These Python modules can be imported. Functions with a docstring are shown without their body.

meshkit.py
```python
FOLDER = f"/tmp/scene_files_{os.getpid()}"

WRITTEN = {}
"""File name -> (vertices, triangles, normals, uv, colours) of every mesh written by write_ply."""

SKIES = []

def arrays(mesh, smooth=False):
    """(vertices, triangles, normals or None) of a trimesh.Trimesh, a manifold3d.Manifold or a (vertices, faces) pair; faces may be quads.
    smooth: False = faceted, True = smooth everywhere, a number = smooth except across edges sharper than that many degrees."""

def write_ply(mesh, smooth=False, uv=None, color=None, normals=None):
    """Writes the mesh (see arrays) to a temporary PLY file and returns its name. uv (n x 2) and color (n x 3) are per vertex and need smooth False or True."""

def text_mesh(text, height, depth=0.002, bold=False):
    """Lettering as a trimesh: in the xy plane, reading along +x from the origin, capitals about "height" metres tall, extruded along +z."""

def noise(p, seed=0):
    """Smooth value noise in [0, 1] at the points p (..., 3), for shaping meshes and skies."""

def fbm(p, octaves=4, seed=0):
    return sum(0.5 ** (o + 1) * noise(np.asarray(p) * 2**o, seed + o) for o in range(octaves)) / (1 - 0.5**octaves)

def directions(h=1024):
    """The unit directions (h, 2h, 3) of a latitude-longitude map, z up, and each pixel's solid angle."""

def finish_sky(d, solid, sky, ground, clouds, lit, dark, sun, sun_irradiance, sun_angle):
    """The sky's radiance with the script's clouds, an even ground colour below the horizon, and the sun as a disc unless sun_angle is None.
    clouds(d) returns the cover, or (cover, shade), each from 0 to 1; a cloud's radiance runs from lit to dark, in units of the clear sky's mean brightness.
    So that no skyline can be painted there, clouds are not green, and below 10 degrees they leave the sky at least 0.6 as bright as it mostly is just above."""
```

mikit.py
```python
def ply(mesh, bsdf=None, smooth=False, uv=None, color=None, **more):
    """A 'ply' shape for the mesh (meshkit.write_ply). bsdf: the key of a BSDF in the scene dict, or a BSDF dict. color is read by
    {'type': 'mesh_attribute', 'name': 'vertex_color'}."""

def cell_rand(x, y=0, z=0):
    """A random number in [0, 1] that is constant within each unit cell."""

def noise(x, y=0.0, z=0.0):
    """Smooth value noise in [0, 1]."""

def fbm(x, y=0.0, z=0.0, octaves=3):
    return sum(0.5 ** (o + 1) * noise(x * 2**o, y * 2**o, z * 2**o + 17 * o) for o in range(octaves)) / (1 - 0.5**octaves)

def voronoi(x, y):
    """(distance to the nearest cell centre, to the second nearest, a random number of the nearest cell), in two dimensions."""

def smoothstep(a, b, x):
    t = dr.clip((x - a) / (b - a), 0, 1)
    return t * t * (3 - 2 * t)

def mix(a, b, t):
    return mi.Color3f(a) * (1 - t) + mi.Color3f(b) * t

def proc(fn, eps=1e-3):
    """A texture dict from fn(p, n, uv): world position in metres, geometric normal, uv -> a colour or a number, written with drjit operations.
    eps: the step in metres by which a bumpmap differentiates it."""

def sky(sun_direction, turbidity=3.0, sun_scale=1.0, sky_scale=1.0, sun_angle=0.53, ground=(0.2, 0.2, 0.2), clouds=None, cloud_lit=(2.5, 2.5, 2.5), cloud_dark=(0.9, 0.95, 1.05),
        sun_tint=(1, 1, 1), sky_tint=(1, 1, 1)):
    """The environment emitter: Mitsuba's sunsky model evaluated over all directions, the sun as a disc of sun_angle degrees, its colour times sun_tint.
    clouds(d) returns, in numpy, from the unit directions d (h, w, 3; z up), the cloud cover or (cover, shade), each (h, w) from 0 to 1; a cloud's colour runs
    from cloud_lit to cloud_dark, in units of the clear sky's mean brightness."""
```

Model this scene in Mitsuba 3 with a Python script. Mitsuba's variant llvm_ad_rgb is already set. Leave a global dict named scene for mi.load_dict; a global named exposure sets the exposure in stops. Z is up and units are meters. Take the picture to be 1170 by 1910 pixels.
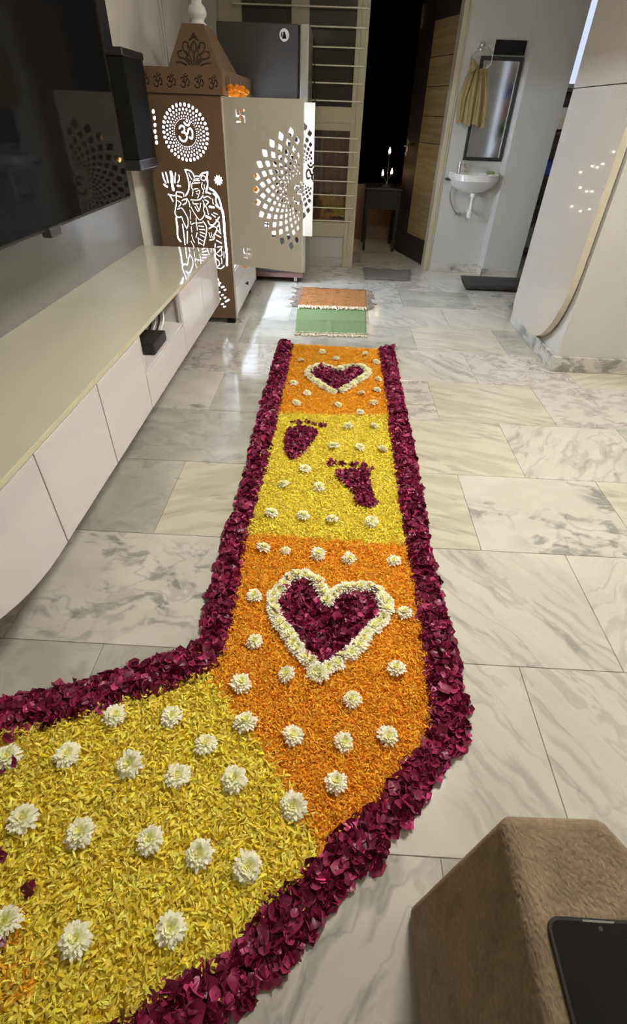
import math, random
import numpy as np, trimesh, shapely
import drjit as dr
import mitsuba as mi
import mikit, meshkit
from mikit import proc, noise, fbm, smoothstep, mix, cell_rand
from shapely.geometry import Polygon, LineString, Point, box as sbox
from shapely.ops import unary_union
T = mi.ScalarTransform4f
scene, labels = {}, {}

# ---------------------------------------------------------------- camera, lamps, exposure
exposure = 0.0
CAM = np.array([0.0126, 0.1754, 1.5437])
YAW, PITCH, ROLL, FOCAL = -0.01969, 0.6895, 0.03815, 906.35
_f = np.array([math.sin(YAW) * math.cos(PITCH), math.cos(YAW) * math.cos(PITCH), -math.sin(PITCH)])
_r = np.array([math.cos(YAW), -math.sin(YAW), 0.0])
_u = np.cross(_r, _f)
_up = -math.sin(ROLL) * _r + math.cos(ROLL) * _u
scene['camera'] = {'type': 'perspective', 'fov_axis': 'x', 'fov': math.degrees(2 * math.atan(585 / FOCAL)), 'near_clip': 0.02, 'far_clip': 60.0,
                   'to_world': T().look_at(origin=CAM.tolist(), target=(CAM + _f).tolist(), up=_up.tolist())}
WARM, COOL = np.array([1.0, 0.945, 0.83]), np.array([0.80, 0.92, 1.16])
LAMPS = [  # ceiling panels: x, y, half size, radiance
    (0.80, 2.30, 0.30, 75.0), (0.75, 5.60, 0.16, 12.0), (-0.5, -0.95, 0.22, 5.0)]
TUBE = (4.13, 1.75, 2.25, 1.2, 310.0)   # tube light on the right wall: x, y, z, length, radiance
MANDIR_LED, STENCIL_GLOW = 430.0, 7.0

# ---------------------------------------------------------------- helpers
def numbered(name):
    if name not in scene and not any(k.startswith(name + '__') for k in scene) and name not in labels:
        return name
    i = 1
    while True:
        k = '%s_%03d' % (name, i)
        if k not in scene and k not in labels and not any(q.startswith(k + '__') for q in scene):
            return k
        i += 1
_count = {}
def unique(name):
    n = _count.get(name, 0); _count[name] = n + 1
    return name if n == 0 else '%s_%03d' % (name, n)
def thing(name, label=None, cat=None, group=None, kind=None):
    key = unique(name); d = {}
    if label: d['label'] = label
    if cat: d['category'] = cat
    if group: d['group'] = group
    if kind: d['kind'] = kind
    labels[key] = d
    return key
def part(parent, name, mesh, m, smooth=False, label=None, kind=None, color=None, uv=None, **more):
    key = unique(parent + '__' + name)
    scene[key] = mesh if isinstance(mesh, dict) else mikit.ply(mesh, m, smooth, uv=uv, color=color, **more)
    if label or kind:
        labels[key] = {k: v for k, v in (('label', label), ('kind', kind)) if v}
    return key
def solo(name, mesh, m, label=None, cat=None, group=None, kind=None, smooth=False, color=None, uv=None, **more):
    key = thing(name, label, cat, group, kind)
    scene[key] = mesh if isinstance(mesh, dict) else mikit.ply(mesh, m, smooth, uv=uv, color=color, **more)
    return key
def cat_(*ms):
    return trimesh.util.concatenate([m for m in ms])
def bx(x0, x1, y0, y1, z0, z1):
    m = trimesh.creation.box((x1 - x0, y1 - y0, z1 - z0)); m.apply_translation(((x0 + x1) / 2, (y0 + y1) / 2, (z0 + z1) / 2)); return m
def cbx(x0, x1, y0, y1, z0, z1, c=0.003):
    """box with chamfered edges"""
    c = min(c, (x1 - x0) / 2.5, (y1 - y0) / 2.5, (z1 - z0) / 2.5); p = []
    for sx in (0, 1):
        for sy in (0, 1):
            for sz in (0, 1):
                X, Y, Z = (x0, x1)[sx], (y0, y1)[sy], (z0, z1)[sz]; dx, dy, dz = (c, -c)[sx], (c, -c)[sy], (c, -c)[sz]
                p += [(X, Y + dy, Z + dz), (X + dx, Y, Z + dz), (X + dx, Y + dy, Z)]
    return trimesh.Trimesh(p).convex_hull
def rbx(x0, x1, y0, y1, z0, z1, r, n=4):
    """box with rounded edges: hull of eight small spheres"""
    s = trimesh.creation.icosphere(subdivisions=2, radius=r).vertices
    c = [(x, y, z) for x in (x0 + r, x1 - r) for y in (y0 + r, y1 - r) for z in (z0 + r, z1 - r)]
    return trimesh.Trimesh(np.vstack([s + np.array(q) for q in c])).convex_hull
def tube(pts, r, n=8, closed=False):
    p = np.asarray(pts, float); k = len(p)
    t = np.gradient(p, axis=0) if not closed else np.roll(p, -1, 0) - np.roll(p, 1, 0)
    t /= np.linalg.norm(t, axis=1, keepdims=True) + 1e-12
    a = np.array([0, 0, 1.0]) if abs(t[0][2]) < 0.9 else np.array([1.0, 0, 0])
    V = []
    rr = np.broadcast_to(r, (k,))
    u = np.cross(t[0], a); u /= np.linalg.norm(u)
    for i in range(k):
        u = u - t[i] * (u @ t[i]); u /= np.linalg.norm(u) + 1e-12; w = np.cross(t[i], u)
        for j in range(n):
            g = 2 * math.pi * j / n
            V.append(p[i] + rr[i] * (math.cos(g) * u + math.sin(g) * w))
    F = []
    for i in range(k if closed else k - 1):
        i2 = (i + 1) % k
        for j in range(n):
            a0, b0 = i * n + j, i * n + (j + 1) % n; a1, b1 = i2 * n + j, i2 * n + (j + 1) % n
            F += [(a0, b0, b1), (a0, b1, a1)]
    if not closed:
        V += [p[0], p[-1]]; c0, c1 = len(V) - 2, len(V) - 1
        for j in range(n):
            F += [(c0, (j + 1) % n, j), (c1, (k - 1) * n + j, (k - 1) * n + (j + 1) % n)]
    m = trimesh.Trimesh(V, F, process=False)
    return m
def lathe(prof, n=32, at=(0, 0, 0)):
    m = trimesh.creation.revolve(np.array(prof, float), sections=n); m.apply_translation(at); m.fix_normals(); return m
def extr(poly, d):
    ps = getattr(poly, 'geoms', [poly])
    return cat_(*[trimesh.creation.extrude_polygon(g, d, engine='earcut') for g in ps if g.area > 1e-8])
def onto(m, o, ex, ey, ez):
    """maps the mesh's x, y, z onto the three axes given, from the origin o"""
    A = np.eye(4); A[:3, 0], A[:3, 1], A[:3, 2], A[:3, 3] = ex, ey, ez, o
    m = m.copy(); m.apply_transform(A)
    return m
def xzplate(poly, y0, y1):
    """polygon in (x, z) as a plate between y0 and y1"""
    return onto(extr(poly, y1 - y0), (0, y1, 0), (1, 0, 0), (0, 0, 1), (0, -1, 0))
def yzplate(poly, x0, x1):
    return onto(extr(poly, x1 - x0), (x0, 0, 0), (0, 1, 0), (0, 0, 1), (1, 0, 0))
def smooth_line(p, n=6, closed=False):
    p = np.asarray(p, float)
    q = np.vstack([p[-1], p, p[0], p[1]]) if closed else np.vstack([2 * p[0] - p[1], p, 2 * p[-1] - p[-2]])
    out = []
    for i in range(1, len(q) - 2):
        a, b, c, d = q[i - 1:i + 3]
        for t in np.linspace(0, 1, n, endpoint=False):
            out.append(0.5 * (2 * b + (c - a) * t + (2 * a - 5 * b + 4 * c - d) * t * t + (3 * b - a - 3 * c + d) * t ** 3))
    if not closed: out.append(p[-1])
    return np.array(out)
def stroke(p, w, n=5):
    p = smooth_line(p, n) if len(p) > 2 else p
    return LineString(p).buffer(w / 2, quad_segs=3).simplify(w * 0.04)

# ---------------------------------------------------------------- materials
def rgb(*c): return {'type': 'rgb', 'value': list(c)}
def mat(name, color, rough=0.5, spec=0.5, metal=0.0, bump=None, scale=0.001, **more):
    b = {'type': 'principled', 'base_color': color if isinstance(color, dict) else rgb(*color), 'roughness': rough, 'specular': spec, 'metallic': metal, **more}
    if bump is not None:
        b = {'type': 'bumpmap', 'arbitrary': bump, 'scale': scale, 'bsdf': b}
    scene[name] = {'type': 'twosided', 'bsdf': b}
    return name
# ---------------------------------------------------------------- measured layout, metres on the floor (x, y) and on the shrine's side panel (x, z)
LO=[(-0.409,4.3),(-0.417,3.176),(-0.412,2.472),(-0.407,2.004),(-0.425,1.801),(-0.418,1.459),(-0.403,1.269),(-0.404,1.228),(-0.49,1.191),(-0.569,1.152),(-0.671,1.1),(-0.75,1.058),(-0.849,1.026),(-0.955,0.99),(-1.015,0.965),(-1.104,0.934)]
LI=[(-0.299,4.247),(-0.304,3.148),(-0.308,2.451),(-0.329,1.986),(-0.328,1.717),(-0.321,1.449),(-0.32,1.272),(-0.322,1.165),(-0.385,1.095),(-0.452,1.06),(-0.598,0.991),(-0.694,0.952),(-0.836,0.893),(-0.952,0.864),(-1.038,0.837)]
RO=[(0.551,4.294),(0.539,3.273),(0.537,2.556),(0.53,2.079),(0.516,1.8),(0.527,1.53),(0.534,1.233),(0.528,1.106),(0.534,1.041),(0.511,0.945),(0.479,0.901),(0.425,0.841),(0.334,0.734),(0.243,0.641),(0.188,0.585),(0.124,0.538),(0.048,0.458),(-0.019,0.377),(-0.089,0.328),(-0.146,0.296),(-0.184,0.262),(-0.234,0.232)]
RI=[(0.439,4.227),(0.436,3.223),(0.423,2.516),(0.419,2.046),(0.424,1.773),(0.425,1.506),(0.419,1.213),(0.416,1.068),(0.402,0.955),(0.361,0.893),(0.3,0.835),(0.241,0.748),(0.116,0.664),(0.062,0.602),(-0.001,0.532),(-0.056,0.504),(-0.109,0.433),(-0.16,0.38),(-0.223,0.348),(-0.285,0.32),(-0.333,0.275),(-0.392,0.239)]
B1=[(-0.294,3.039),(0.125,3.051),(0.436,3.082)]
B2=[(-0.328,1.844),(-0.078,1.837),(0.171,1.827),(0.428,1.832)]
B3=[(-0.338,1.099),(-0.241,0.983),(-0.136,0.865),(-0.05,0.766),(0.003,0.69),(0.053,0.6)]
FO=[(-0.042,4.078),(0.31,4.087),(0.073,3.953),(-0.205,3.89),(0.391,3.924),(0.389,3.607),(-0.23,3.471),(0.367,3.419),(-0.127,3.321),(0.255,3.355),(-0.192,3.165),(0.089,3.168),(0.336,3.209),(0.238,3.074)]
FY=[(0.157,2.877),(0.32,2.901),(0.069,2.638),(0.222,2.639),(0.353,2.627),(-0.086,2.388),(-0.189,2.23),(-0.004,2.226),(-0.229,1.993),(-0.073,1.983),(0.069,1.969),(0.261,1.968)]
NO=[(-0.24,1.745),(-0.136,1.739),(0.009,1.724),(0.143,1.708),(0.346,1.706),(-0.24,1.465),(0.365,1.418),(-0.207,1.246),(0.311,1.165),(-0.075,1.119),(-0.234,1.074),(0.15,1.038),(-0.041,0.907),(0.119,0.897),(0.258,0.924),(0.098,0.773)]
NY=[(-0.194,0.935),(-0.619,0.937),(-0.434,0.945),(-0.306,0.86),(-0.716,0.808),(-0.517,0.793),(-0.37,0.768),(-0.201,0.766),(-0.021,0.706),(-0.889,0.79),(-0.759,0.633),(-0.591,0.607),(-0.399,0.601),(-0.261,0.578),(-0.133,0.557),(-0.687,0.414),(-0.512,0.392),(-0.295,0.423)]
H2=[(0.058,1.46),(0.032,1.524),(0.006,1.563),(-0.039,1.595),(-0.086,1.585),(-0.124,1.547),(-0.158,1.471),(-0.157,1.414),(-0.136,1.354),(-0.108,1.315),(-0.076,1.272),(-0.041,1.22),(0.002,1.181),(0.031,1.124),(0.061,1.15),(0.113,1.194),(0.136,1.216),(0.173,1.255),(0.207,1.302),(0.232,1.338),(0.268,1.381),(0.297,1.444),(0.281,1.501),(0.247,1.539),(0.196,1.549),(0.144,1.539),(0.093,1.515)]
H1=[(0.09,3.732),(0.036,3.775),(-0.025,3.81),(-0.084,3.787),(-0.131,3.707),(-0.14,3.626),(-0.099,3.553),(-0.056,3.501),(-0.006,3.433),(0.042,3.385),(0.092,3.362),(0.135,3.412),(0.184,3.49),(0.234,3.57),(0.294,3.654),(0.319,3.737),(0.291,3.804),(0.241,3.832),(0.172,3.816),(0.12,3.776)]
S1=[(-0.212,2.859),(-0.144,2.879),(-0.024,2.822),(-0.029,2.756),(-0.075,2.613),(-0.12,2.503),(-0.168,2.476),(-0.215,2.518),(-0.234,2.647),(-0.239,2.775)]
T1=[(-0.195,2.908),(-0.15,2.913),(-0.105,2.917),(-0.051,2.902),(0.001,2.885)]
S2=[(0.07,2.388),(0.13,2.425),(0.272,2.437),(0.278,2.312),(0.289,2.196),(0.308,2.188),(0.295,2.087),(0.217,2.081),(0.173,2.113),(0.164,2.205),(0.106,2.278)]
T2=[(0.059,2.467),(0.121,2.468),(0.186,2.465),(0.239,2.456),(0.287,2.434)]
LOOSE=[(-0.103,0.308),(0.071,0.479),(-0.43,1.468),(0.525,1.581),(0.504,1.062),(-0.913,0.843),(-0.864,0.782),(-0.887,0.757),(-0.778,0.548),(-0.668,0.485),(-0.681,0.382),(0.508,0.9),(0.204,0.585),(-0.44,1.831)]
STROKES=[(0.011,[(-1.173,1.163),(-1.163,1.135),(-1.155,1.095),(-1.156,1.059),(-1.165,1.027),(-1.191,0.994)]),(0.011,[(-1.173,1.163),(-1.136,1.16),(-1.114,1.141),(-1.106,1.119)]),(0.007,[(-1.146,1.144),(-1.141,1.122),(-1.127,1.105)]),(0.008,[(-1.106,1.119),(-1.092,1.128),(-1.068,1.124)]),(0.011,[(-1.065,1.125),(-1.041,1.145),(-1.0,1.155)]),(0.014,[(-1.0,1.155),(-1.007,1.113),(-1.006,1.073),(-1.026,1.022)]),(0.007,[(-1.056,1.112),(-1.043,1.13),(-1.022,1.126),(-1.019,1.108),(-1.036,1.099),(-1.054,1.105)]),(0.007,[(-1.111,1.105),(-1.072,1.111)]),(0.007,[(-1.118,1.094),(-1.068,1.1)]),(0.008,[(-1.12,1.078),(-1.067,1.084)]),(0.007,[(-1.142,1.091),(-1.149,1.059)]),(0.007,[(-1.127,1.082),(-1.137,1.051),(-1.128,1.033),(-1.139,0.996)]),(0.006,[(-1.119,1.04),(-1.088,1.045)]),(0.006,[(-1.105,1.024),(-1.076,1.034),(-1.079,1.011)]),(0.007,[(-1.048,1.085),(-1.057,1.058),(-1.043,1.036),(-1.051,1.012)]),(0.006,[(-1.101,1.011),(-1.086,1.002),(-1.096,0.983)]),(0.006,[(-1.034,1.072),(-1.034,1.045)]),(0.008,[(-1.153,0.967),(-1.106,0.967),(-1.078,0.974),(-1.053,0.998)]),(0.007,[(-1.141,0.954),(-1.132,0.94),(-1.098,0.943)]),(0.007,[(-1.157,0.915),(-1.135,0.873),(-1.101,0.831),(-1.071,0.847),(-1.05,0.876)]),(0.006,[(-1.126,0.921),(-1.105,0.889),(-1.085,0.918),(-1.076,0.947)]),(0.006,[(-1.111,0.931),(-1.098,0.903)]),(0.007,[(-1.057,0.966),(-1.049,0.938),(-1.059,0.9),(-1.05,0.876)]),(0.01,[(-1.331,0.998),(-1.307,0.994),(-1.269,0.991),(-1.226,0.983)]),(0.012,[(-1.316,0.989),(-1.299,0.953)]),(0.009,[(-1.266,1.01),(-1.254,1.017),(-1.211,1.011),(-1.206,0.989)]),(0.009,[(-1.266,1.005),(-1.271,0.958),(-1.279,0.925)]),(0.008,[(-1.262,0.959),(-1.237,0.941),(-1.258,0.917)]),(0.008,[(-1.226,0.96),(-1.194,0.97),(-1.192,0.947),(-1.222,0.932)]),(0.01,[(-1.279,0.925),(-1.295,0.872),(-1.28,0.844),(-1.246,0.845)]),(0.008,[(-1.271,0.899),(-1.236,0.908),(-1.213,0.875),(-1.196,0.837),(-1.199,0.793),(-1.215,0.763)]),(0.008,[(-1.243,0.84),(-1.234,0.807),(-1.215,0.763)]),(0.008,[(-1.185,0.975),(-1.17,0.948),(-1.168,0.92)]),(0.006,[(-1.171,0.896),(-1.169,0.867),(-1.177,0.833)]),(0.006,[(-1.176,0.818),(-1.173,0.794),(-1.149,0.805),(-1.115,0.806)]),(0.006,[(-1.175,0.779),(-1.175,0.739)]),(0.006,[(-1.18,0.719),(-1.171,0.679),(-1.161,0.664)]),(0.016,[(-1.292,0.836),(-1.291,0.765),(-1.298,0.699),(-1.28,0.667)]),(0.011,[(-1.245,0.791),(-1.244,0.717),(-1.245,0.645)]),(0.01,[(-1.212,0.743),(-1.226,0.656)]),(0.007,[(-1.128,0.84),(-1.128,0.796),(-1.127,0.756)]),(0.007,[(-1.132,0.736),(-1.145,0.7)]),(0.006,[(-1.192,0.673),(-1.176,0.642),(-1.167,0.617)]),(0.007,[(-1.128,0.701),(-1.128,0.655)]),(0.009,[(-1.073,0.822),(-1.049,0.784),(-1.055,0.734),(-1.089,0.641)]),(0.008,[(-1.118,0.806),(-1.08,0.812)]),(0.008,[(-1.112,0.786),(-1.072,0.783)]),(0.008,[(-1.109,0.762),(-1.066,0.761)]),(0.008,[(-1.106,0.742),(-1.067,0.731)]),(0.008,[(-1.108,0.722),(-1.078,0.708)]),(0.008,[(-1.118,0.691),(-1.09,0.677)]),(0.008,[(-1.124,0.665),(-1.102,0.65)]),(0.008,[(-1.054,0.938),(-1.034,0.92),(-1.026,0.891)]),(0.008,[(-1.049,0.985),(-1.015,0.995),(-0.994,0.982)]),(0.008,[(-1.04,0.971),(-1.013,0.958),(-1.032,0.939)]),(0.018,[(-1.006,0.925),(-0.973,0.922)]),(0.012,[(-1.017,1.023),(-0.991,1.014)]),(0.02,[(-1.041,0.857),(-1.009,0.844)]),(0.008,[(-1.026,0.896),(-1.023,0.872)]),(0.008,[(-0.995,0.873),(-0.968,0.855)]),(0.008,[(-0.977,0.884),(-0.95,0.875)]),(0.008,[(-0.978,0.978),(-0.976,0.945)]),(0.008,[(-0.96,0.941),(-0.945,0.923)]),(0.01,[(-1.031,0.824),(-1.019,0.8),(-0.985,0.801),(-0.935,0.856)]),(0.01,[(-1.028,0.77),(-0.998,0.786),(-0.965,0.777),(-0.974,0.747),(-0.993,0.721),(-0.996,0.695),(-1.031,0.686)]),(0.006,[(-1.032,0.74),(-1.024,0.704)]),(0.006,[(-1.014,0.74),(-1.009,0.708)]),(0.009,[(-0.965,0.836),(-0.939,0.812),(-0.958,0.787)]),(0.012,[(-0.969,1.015),(-0.949,0.997),(-0.952,0.96),(-0.929,0.914)]),(0.016,[(-0.993,1.049),(-0.957,1.029),(-0.928,0.989),(-0.913,0.938)]),(0.022,[(-0.914,0.924),(-0.902,0.877),(-0.9,0.804),(-0.902,0.749),(-0.899,0.653),(-0.896,0.564),(-0.904,0.5)]),(0.01,[(-0.94,0.798),(-0.937,0.738)]),(0.01,[(-0.961,0.762),(-0.934,0.738)]),(0.01,[(-0.973,0.727),(-0.937,0.71)]),(0.01,[(-0.974,0.686),(-0.935,0.667)]),(0.008,[(-0.988,0.66),(-0.994,0.597),(-0.962,0.567),(-0.937,0.578)]),(0.008,[(-0.973,0.635),(-0.932,0.641),(-0.952,0.615),(-0.977,0.593)]),(0.008,[(-0.94,0.615),(-0.937,0.584)]),(0.01,[(-0.988,0.545),(-0.971,0.529),(-0.969,0.497),(-1.0,0.482),(-0.959,0.47),(-0.927,0.493)]),(0.008,[(-0.946,0.552),(-0.944,0.509)]),(0.008,[(-0.918,0.6),(-0.922,0.558)]),(0.013,[(-1.354,1.135),(-1.349,1.102),(-1.337,1.075)]),(0.013,[(-1.327,1.14),(-1.321,1.107),(-1.318,1.078)]),(0.026,[(-1.286,1.144),(-1.282,1.113),(-1.288,1.077)]),(0.01,[(-1.251,1.14),(-1.259,1.109),(-1.264,1.078)]),(0.01,[(-1.226,1.128),(-1.224,1.106),(-1.242,1.079)]),(0.016,[(-1.353,1.061),(-1.331,1.048)]),(0.024,[(-1.288,1.061),(-1.284,1.032)]),(0.014,[(-1.248,1.058),(-1.226,1.057)]),(0.016,[(-0.994,0.386),(-0.998,0.38)]),(0.012,[(-0.997,0.358),(-0.984,0.33)]),(0.012,[(-0.967,0.319),(-0.942,0.323)]),(0.01,[(-0.984,0.364),(-0.974,0.348)])]
LOTUS=[(-0.993,0.376),(-0.978,0.35),(-1.004,0.317),(-0.991,0.274),(-0.958,0.319),(-0.937,0.298),(-0.964,0.253),(-0.99,0.219),(-0.943,0.232),(-0.934,0.2),(-0.971,0.176),(-0.915,0.212),(-0.955,0.154)]
DAISY=[(-0.919,1.105)]
LEFTDOTS=[(-1.358,1.507),(-1.356,1.47),(-1.359,1.43),(-1.366,1.392),(-1.364,1.358),(-1.366,1.326)]
MANC=[(-1.137,1.393)]
def ridge(x): return 1 - dr.abs(2 * x - 1)
def marble_smudge(p, n, uv):
    u, v = uv.x, uv.y
    w = fbm(u * 4, v * 4, 1.5, 3); w2 = fbm(u * 4 + 9, v * 4 + 4, 6.5, 3)
    m = smoothstep(0.38, 0.62, fbm(u * 2.6, v * 2.6, 9.0, 2))
    a = smoothstep(0.52, 0.74, fbm(u * 13 + 3 * w, v * 21 + 3 * w2, 4.0, 4)) * m
    b = smoothstep(0.86, 0.99, ridge(fbm(u * 8 + 2 * w, v * 11 + 2 * w2, 2.0, 4))) * m
    c = mix((0.80, 0.775, 0.69), (0.71, 0.69, 0.605), smoothstep(0.3, 0.7, fbm(u * 6, v * 9, 3.0, 4)))
    return mix(c, (0.25, 0.25, 0.225), dr.clip(a * 0.72 + b * 0.28, 0, 0.8))
def marble_streak(p, n, uv):
    u, v = uv.x, uv.y
    w = fbm(u * 3, v * 3, 3.0, 3); w2 = fbm(u * 9, v * 9, 8.0, 3)
    s, t = u * 0.80 + v * 0.60, v * 0.80 - u * 0.60
    m = smoothstep(0.40, 0.65, fbm(s * 4.0 + w, t * 1.3, 5.0, 2))
    a = smoothstep(0.50, 0.80, fbm(s * 30 + 2.5 * w + 2 * w2, t * 5.0, 1.0, 4)) * (0.3 + 0.7 * m)
    b = smoothstep(0.90, 0.99, ridge(fbm(s * 9.0 + 1.5 * w, t * 2.2 + w2, 7.0, 4))) * m
    c = mix((0.79, 0.765, 0.675), (0.71, 0.685, 0.60), smoothstep(0.3, 0.7, fbm(s * 12, t * 4, 3.0, 4)))
    return mix(c, (0.34, 0.335, 0.295), dr.clip(a * 0.48 + b * 0.30, 0, 0.75))
def marble_beige(p, n, uv):
    u, v = uv.x, uv.y
    w = fbm(u * 2.5, v * 2.5, 6.0, 3); w2 = fbm(u * 9, v * 9, 2.0, 3)
    s, t = u + 0.35 * v, v - 0.35 * u
    a = fbm(s * 4 + w, t * 22 + 2.5 * w + w2, 2.0, 4)
    b = smoothstep(0.60, 0.82, fbm(s * 6 + w2, t * 36 + 3 * w, 5.0, 4))
    c = mix((0.76, 0.72, 0.59), (0.65, 0.61, 0.485), smoothstep(0.35, 0.7, a))
    return mix(c, (0.38, 0.355, 0.28), b * 0.45)
def marble_grey(p, n, uv):
    u, v = uv.x, uv.y
    w = fbm(u * 3, v * 3, 8.0, 3); w2 = fbm(u * 8, v * 8, 3.0, 3)
    a = smoothstep(0.5, 0.78, fbm(u * 8 + 2 * w, v * 17 + 3 * w2, 3.0, 4))
    b = smoothstep(0.90, 0.99, ridge(fbm(u * 7.0 + 2 * w, v * 9.0 + 2 * w2, 1.0, 4)))
    c = mix((0.64, 0.63, 0.54), (0.52, 0.515, 0.44), smoothstep(0.3, 0.7, fbm(u * 4, v * 6, 5.0, 4)))
    return mix(c, (0.31, 0.31, 0.275), dr.clip(a * 0.42 + b * 0.18, 0, 0.75))
def marble_breccia(p, n, uv):
    u, v = uv.x, uv.y
    w = fbm(u * 8, v * 8, 2.0, 3); w2 = fbm(u * 7, v * 7, 7.0, 3)
    b = smoothstep(0.78, 0.97, ridge(fbm(u * 14 + 3 * w, v * 20 + 3 * w2, 4.0, 4))) * smoothstep(.38, .6, fbm(u * 6, v * 6, 3.0, 3))
    a = smoothstep(0.45, 0.7, fbm(u * 14, v * 24 + 2 * w, 7.0, 4))
    c = mix((0.75, 0.715, 0.645), (0.60, 0.565, 0.50), a)
    return mix(c, (0.28, 0.26, 0.235), b * 0.55)
MARBLES = ['marble_smudge', 'marble_streak', 'marble_beige', 'marble_grey', 'marble_breccia']
def polished(fn): return lambda p, n, uv: fn(p, n, uv) * 0.72
for _n in MARBLES: mat(_n, proc(polished(globals()[_n])), 0.13, 0.5)
mat('grout', (0.40, 0.38, 0.32), 0.8, 0.2)
mat('wall_white', (0.535, 0.53, 0.495), 0.55, 0.3)
def damp_wall(p, n, uv):   # plaster with two damp streaks running down from above
    s = fbm(p.y * 34, p.z * 2.2, 4.0, 4); d = dr.abs(p.y - 6.02 + 0.05 * fbm(p.z * 5, 1.0, 2.0, 2))
    k = smoothstep(0.42, 0.66, s) * smoothstep(0.17, 0.03, d) * smoothstep(1.6, 1.8, p.z)
    return mix((0.84, 0.81, 0.72), (0.32, 0.29, 0.20), 0.75 * k)
mat('wall_damp', proc(damp_wall), 0.55, 0.3)
mat('wall_cream', (0.76, 0.70, 0.58), 0.55, 0.3)
mat('ceiling_white', (0.80, 0.79, 0.75), 0.8, 0.2)
mat('wall_terracotta', (0.24, 0.15, 0.10), 0.8, 0.2)
mat('grey_laminate', (0.225, 0.222, 0.215), 0.25, 0.4)
mat('wall_tan', (0.42, 0.37, 0.29), 0.6, 0.3)
mat('screen_gloss', (0.005, 0.005, 0.0055), 0.03, 0.09)
mat('cream_gloss', (0.56, 0.545, 0.425), 0.05, 0.5)
mat('white_gloss', (0.66, 0.635, 0.645), 0.07, 0.5)
mat('panel_gloss', (0.55, 0.505, 0.425), 0.03, 0.45)
mat('panel_edge', (0.55, 0.505, 0.39), 0.4, 0.4)
mat('frame_cream', (0.47, 0.43, 0.29), 0.45, 0.4)
mat('rod_paint', (0.78, 0.75, 0.62), 0.4, 0.4)
mat('black_gloss', (0.006, 0.006, 0.007), 0.03, 0.35)
mat('black_plastic', (0.018, 0.018, 0.019), 0.38, 0.45)
mat('black_matte', (0.010, 0.010, 0.010), 0.85, 0.12)
mat('dark_plastic', (0.05, 0.05, 0.052), 0.35, 0.5)
mat('dark_frame', (0.022, 0.015, 0.011), 0.6, 0.25)
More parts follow.
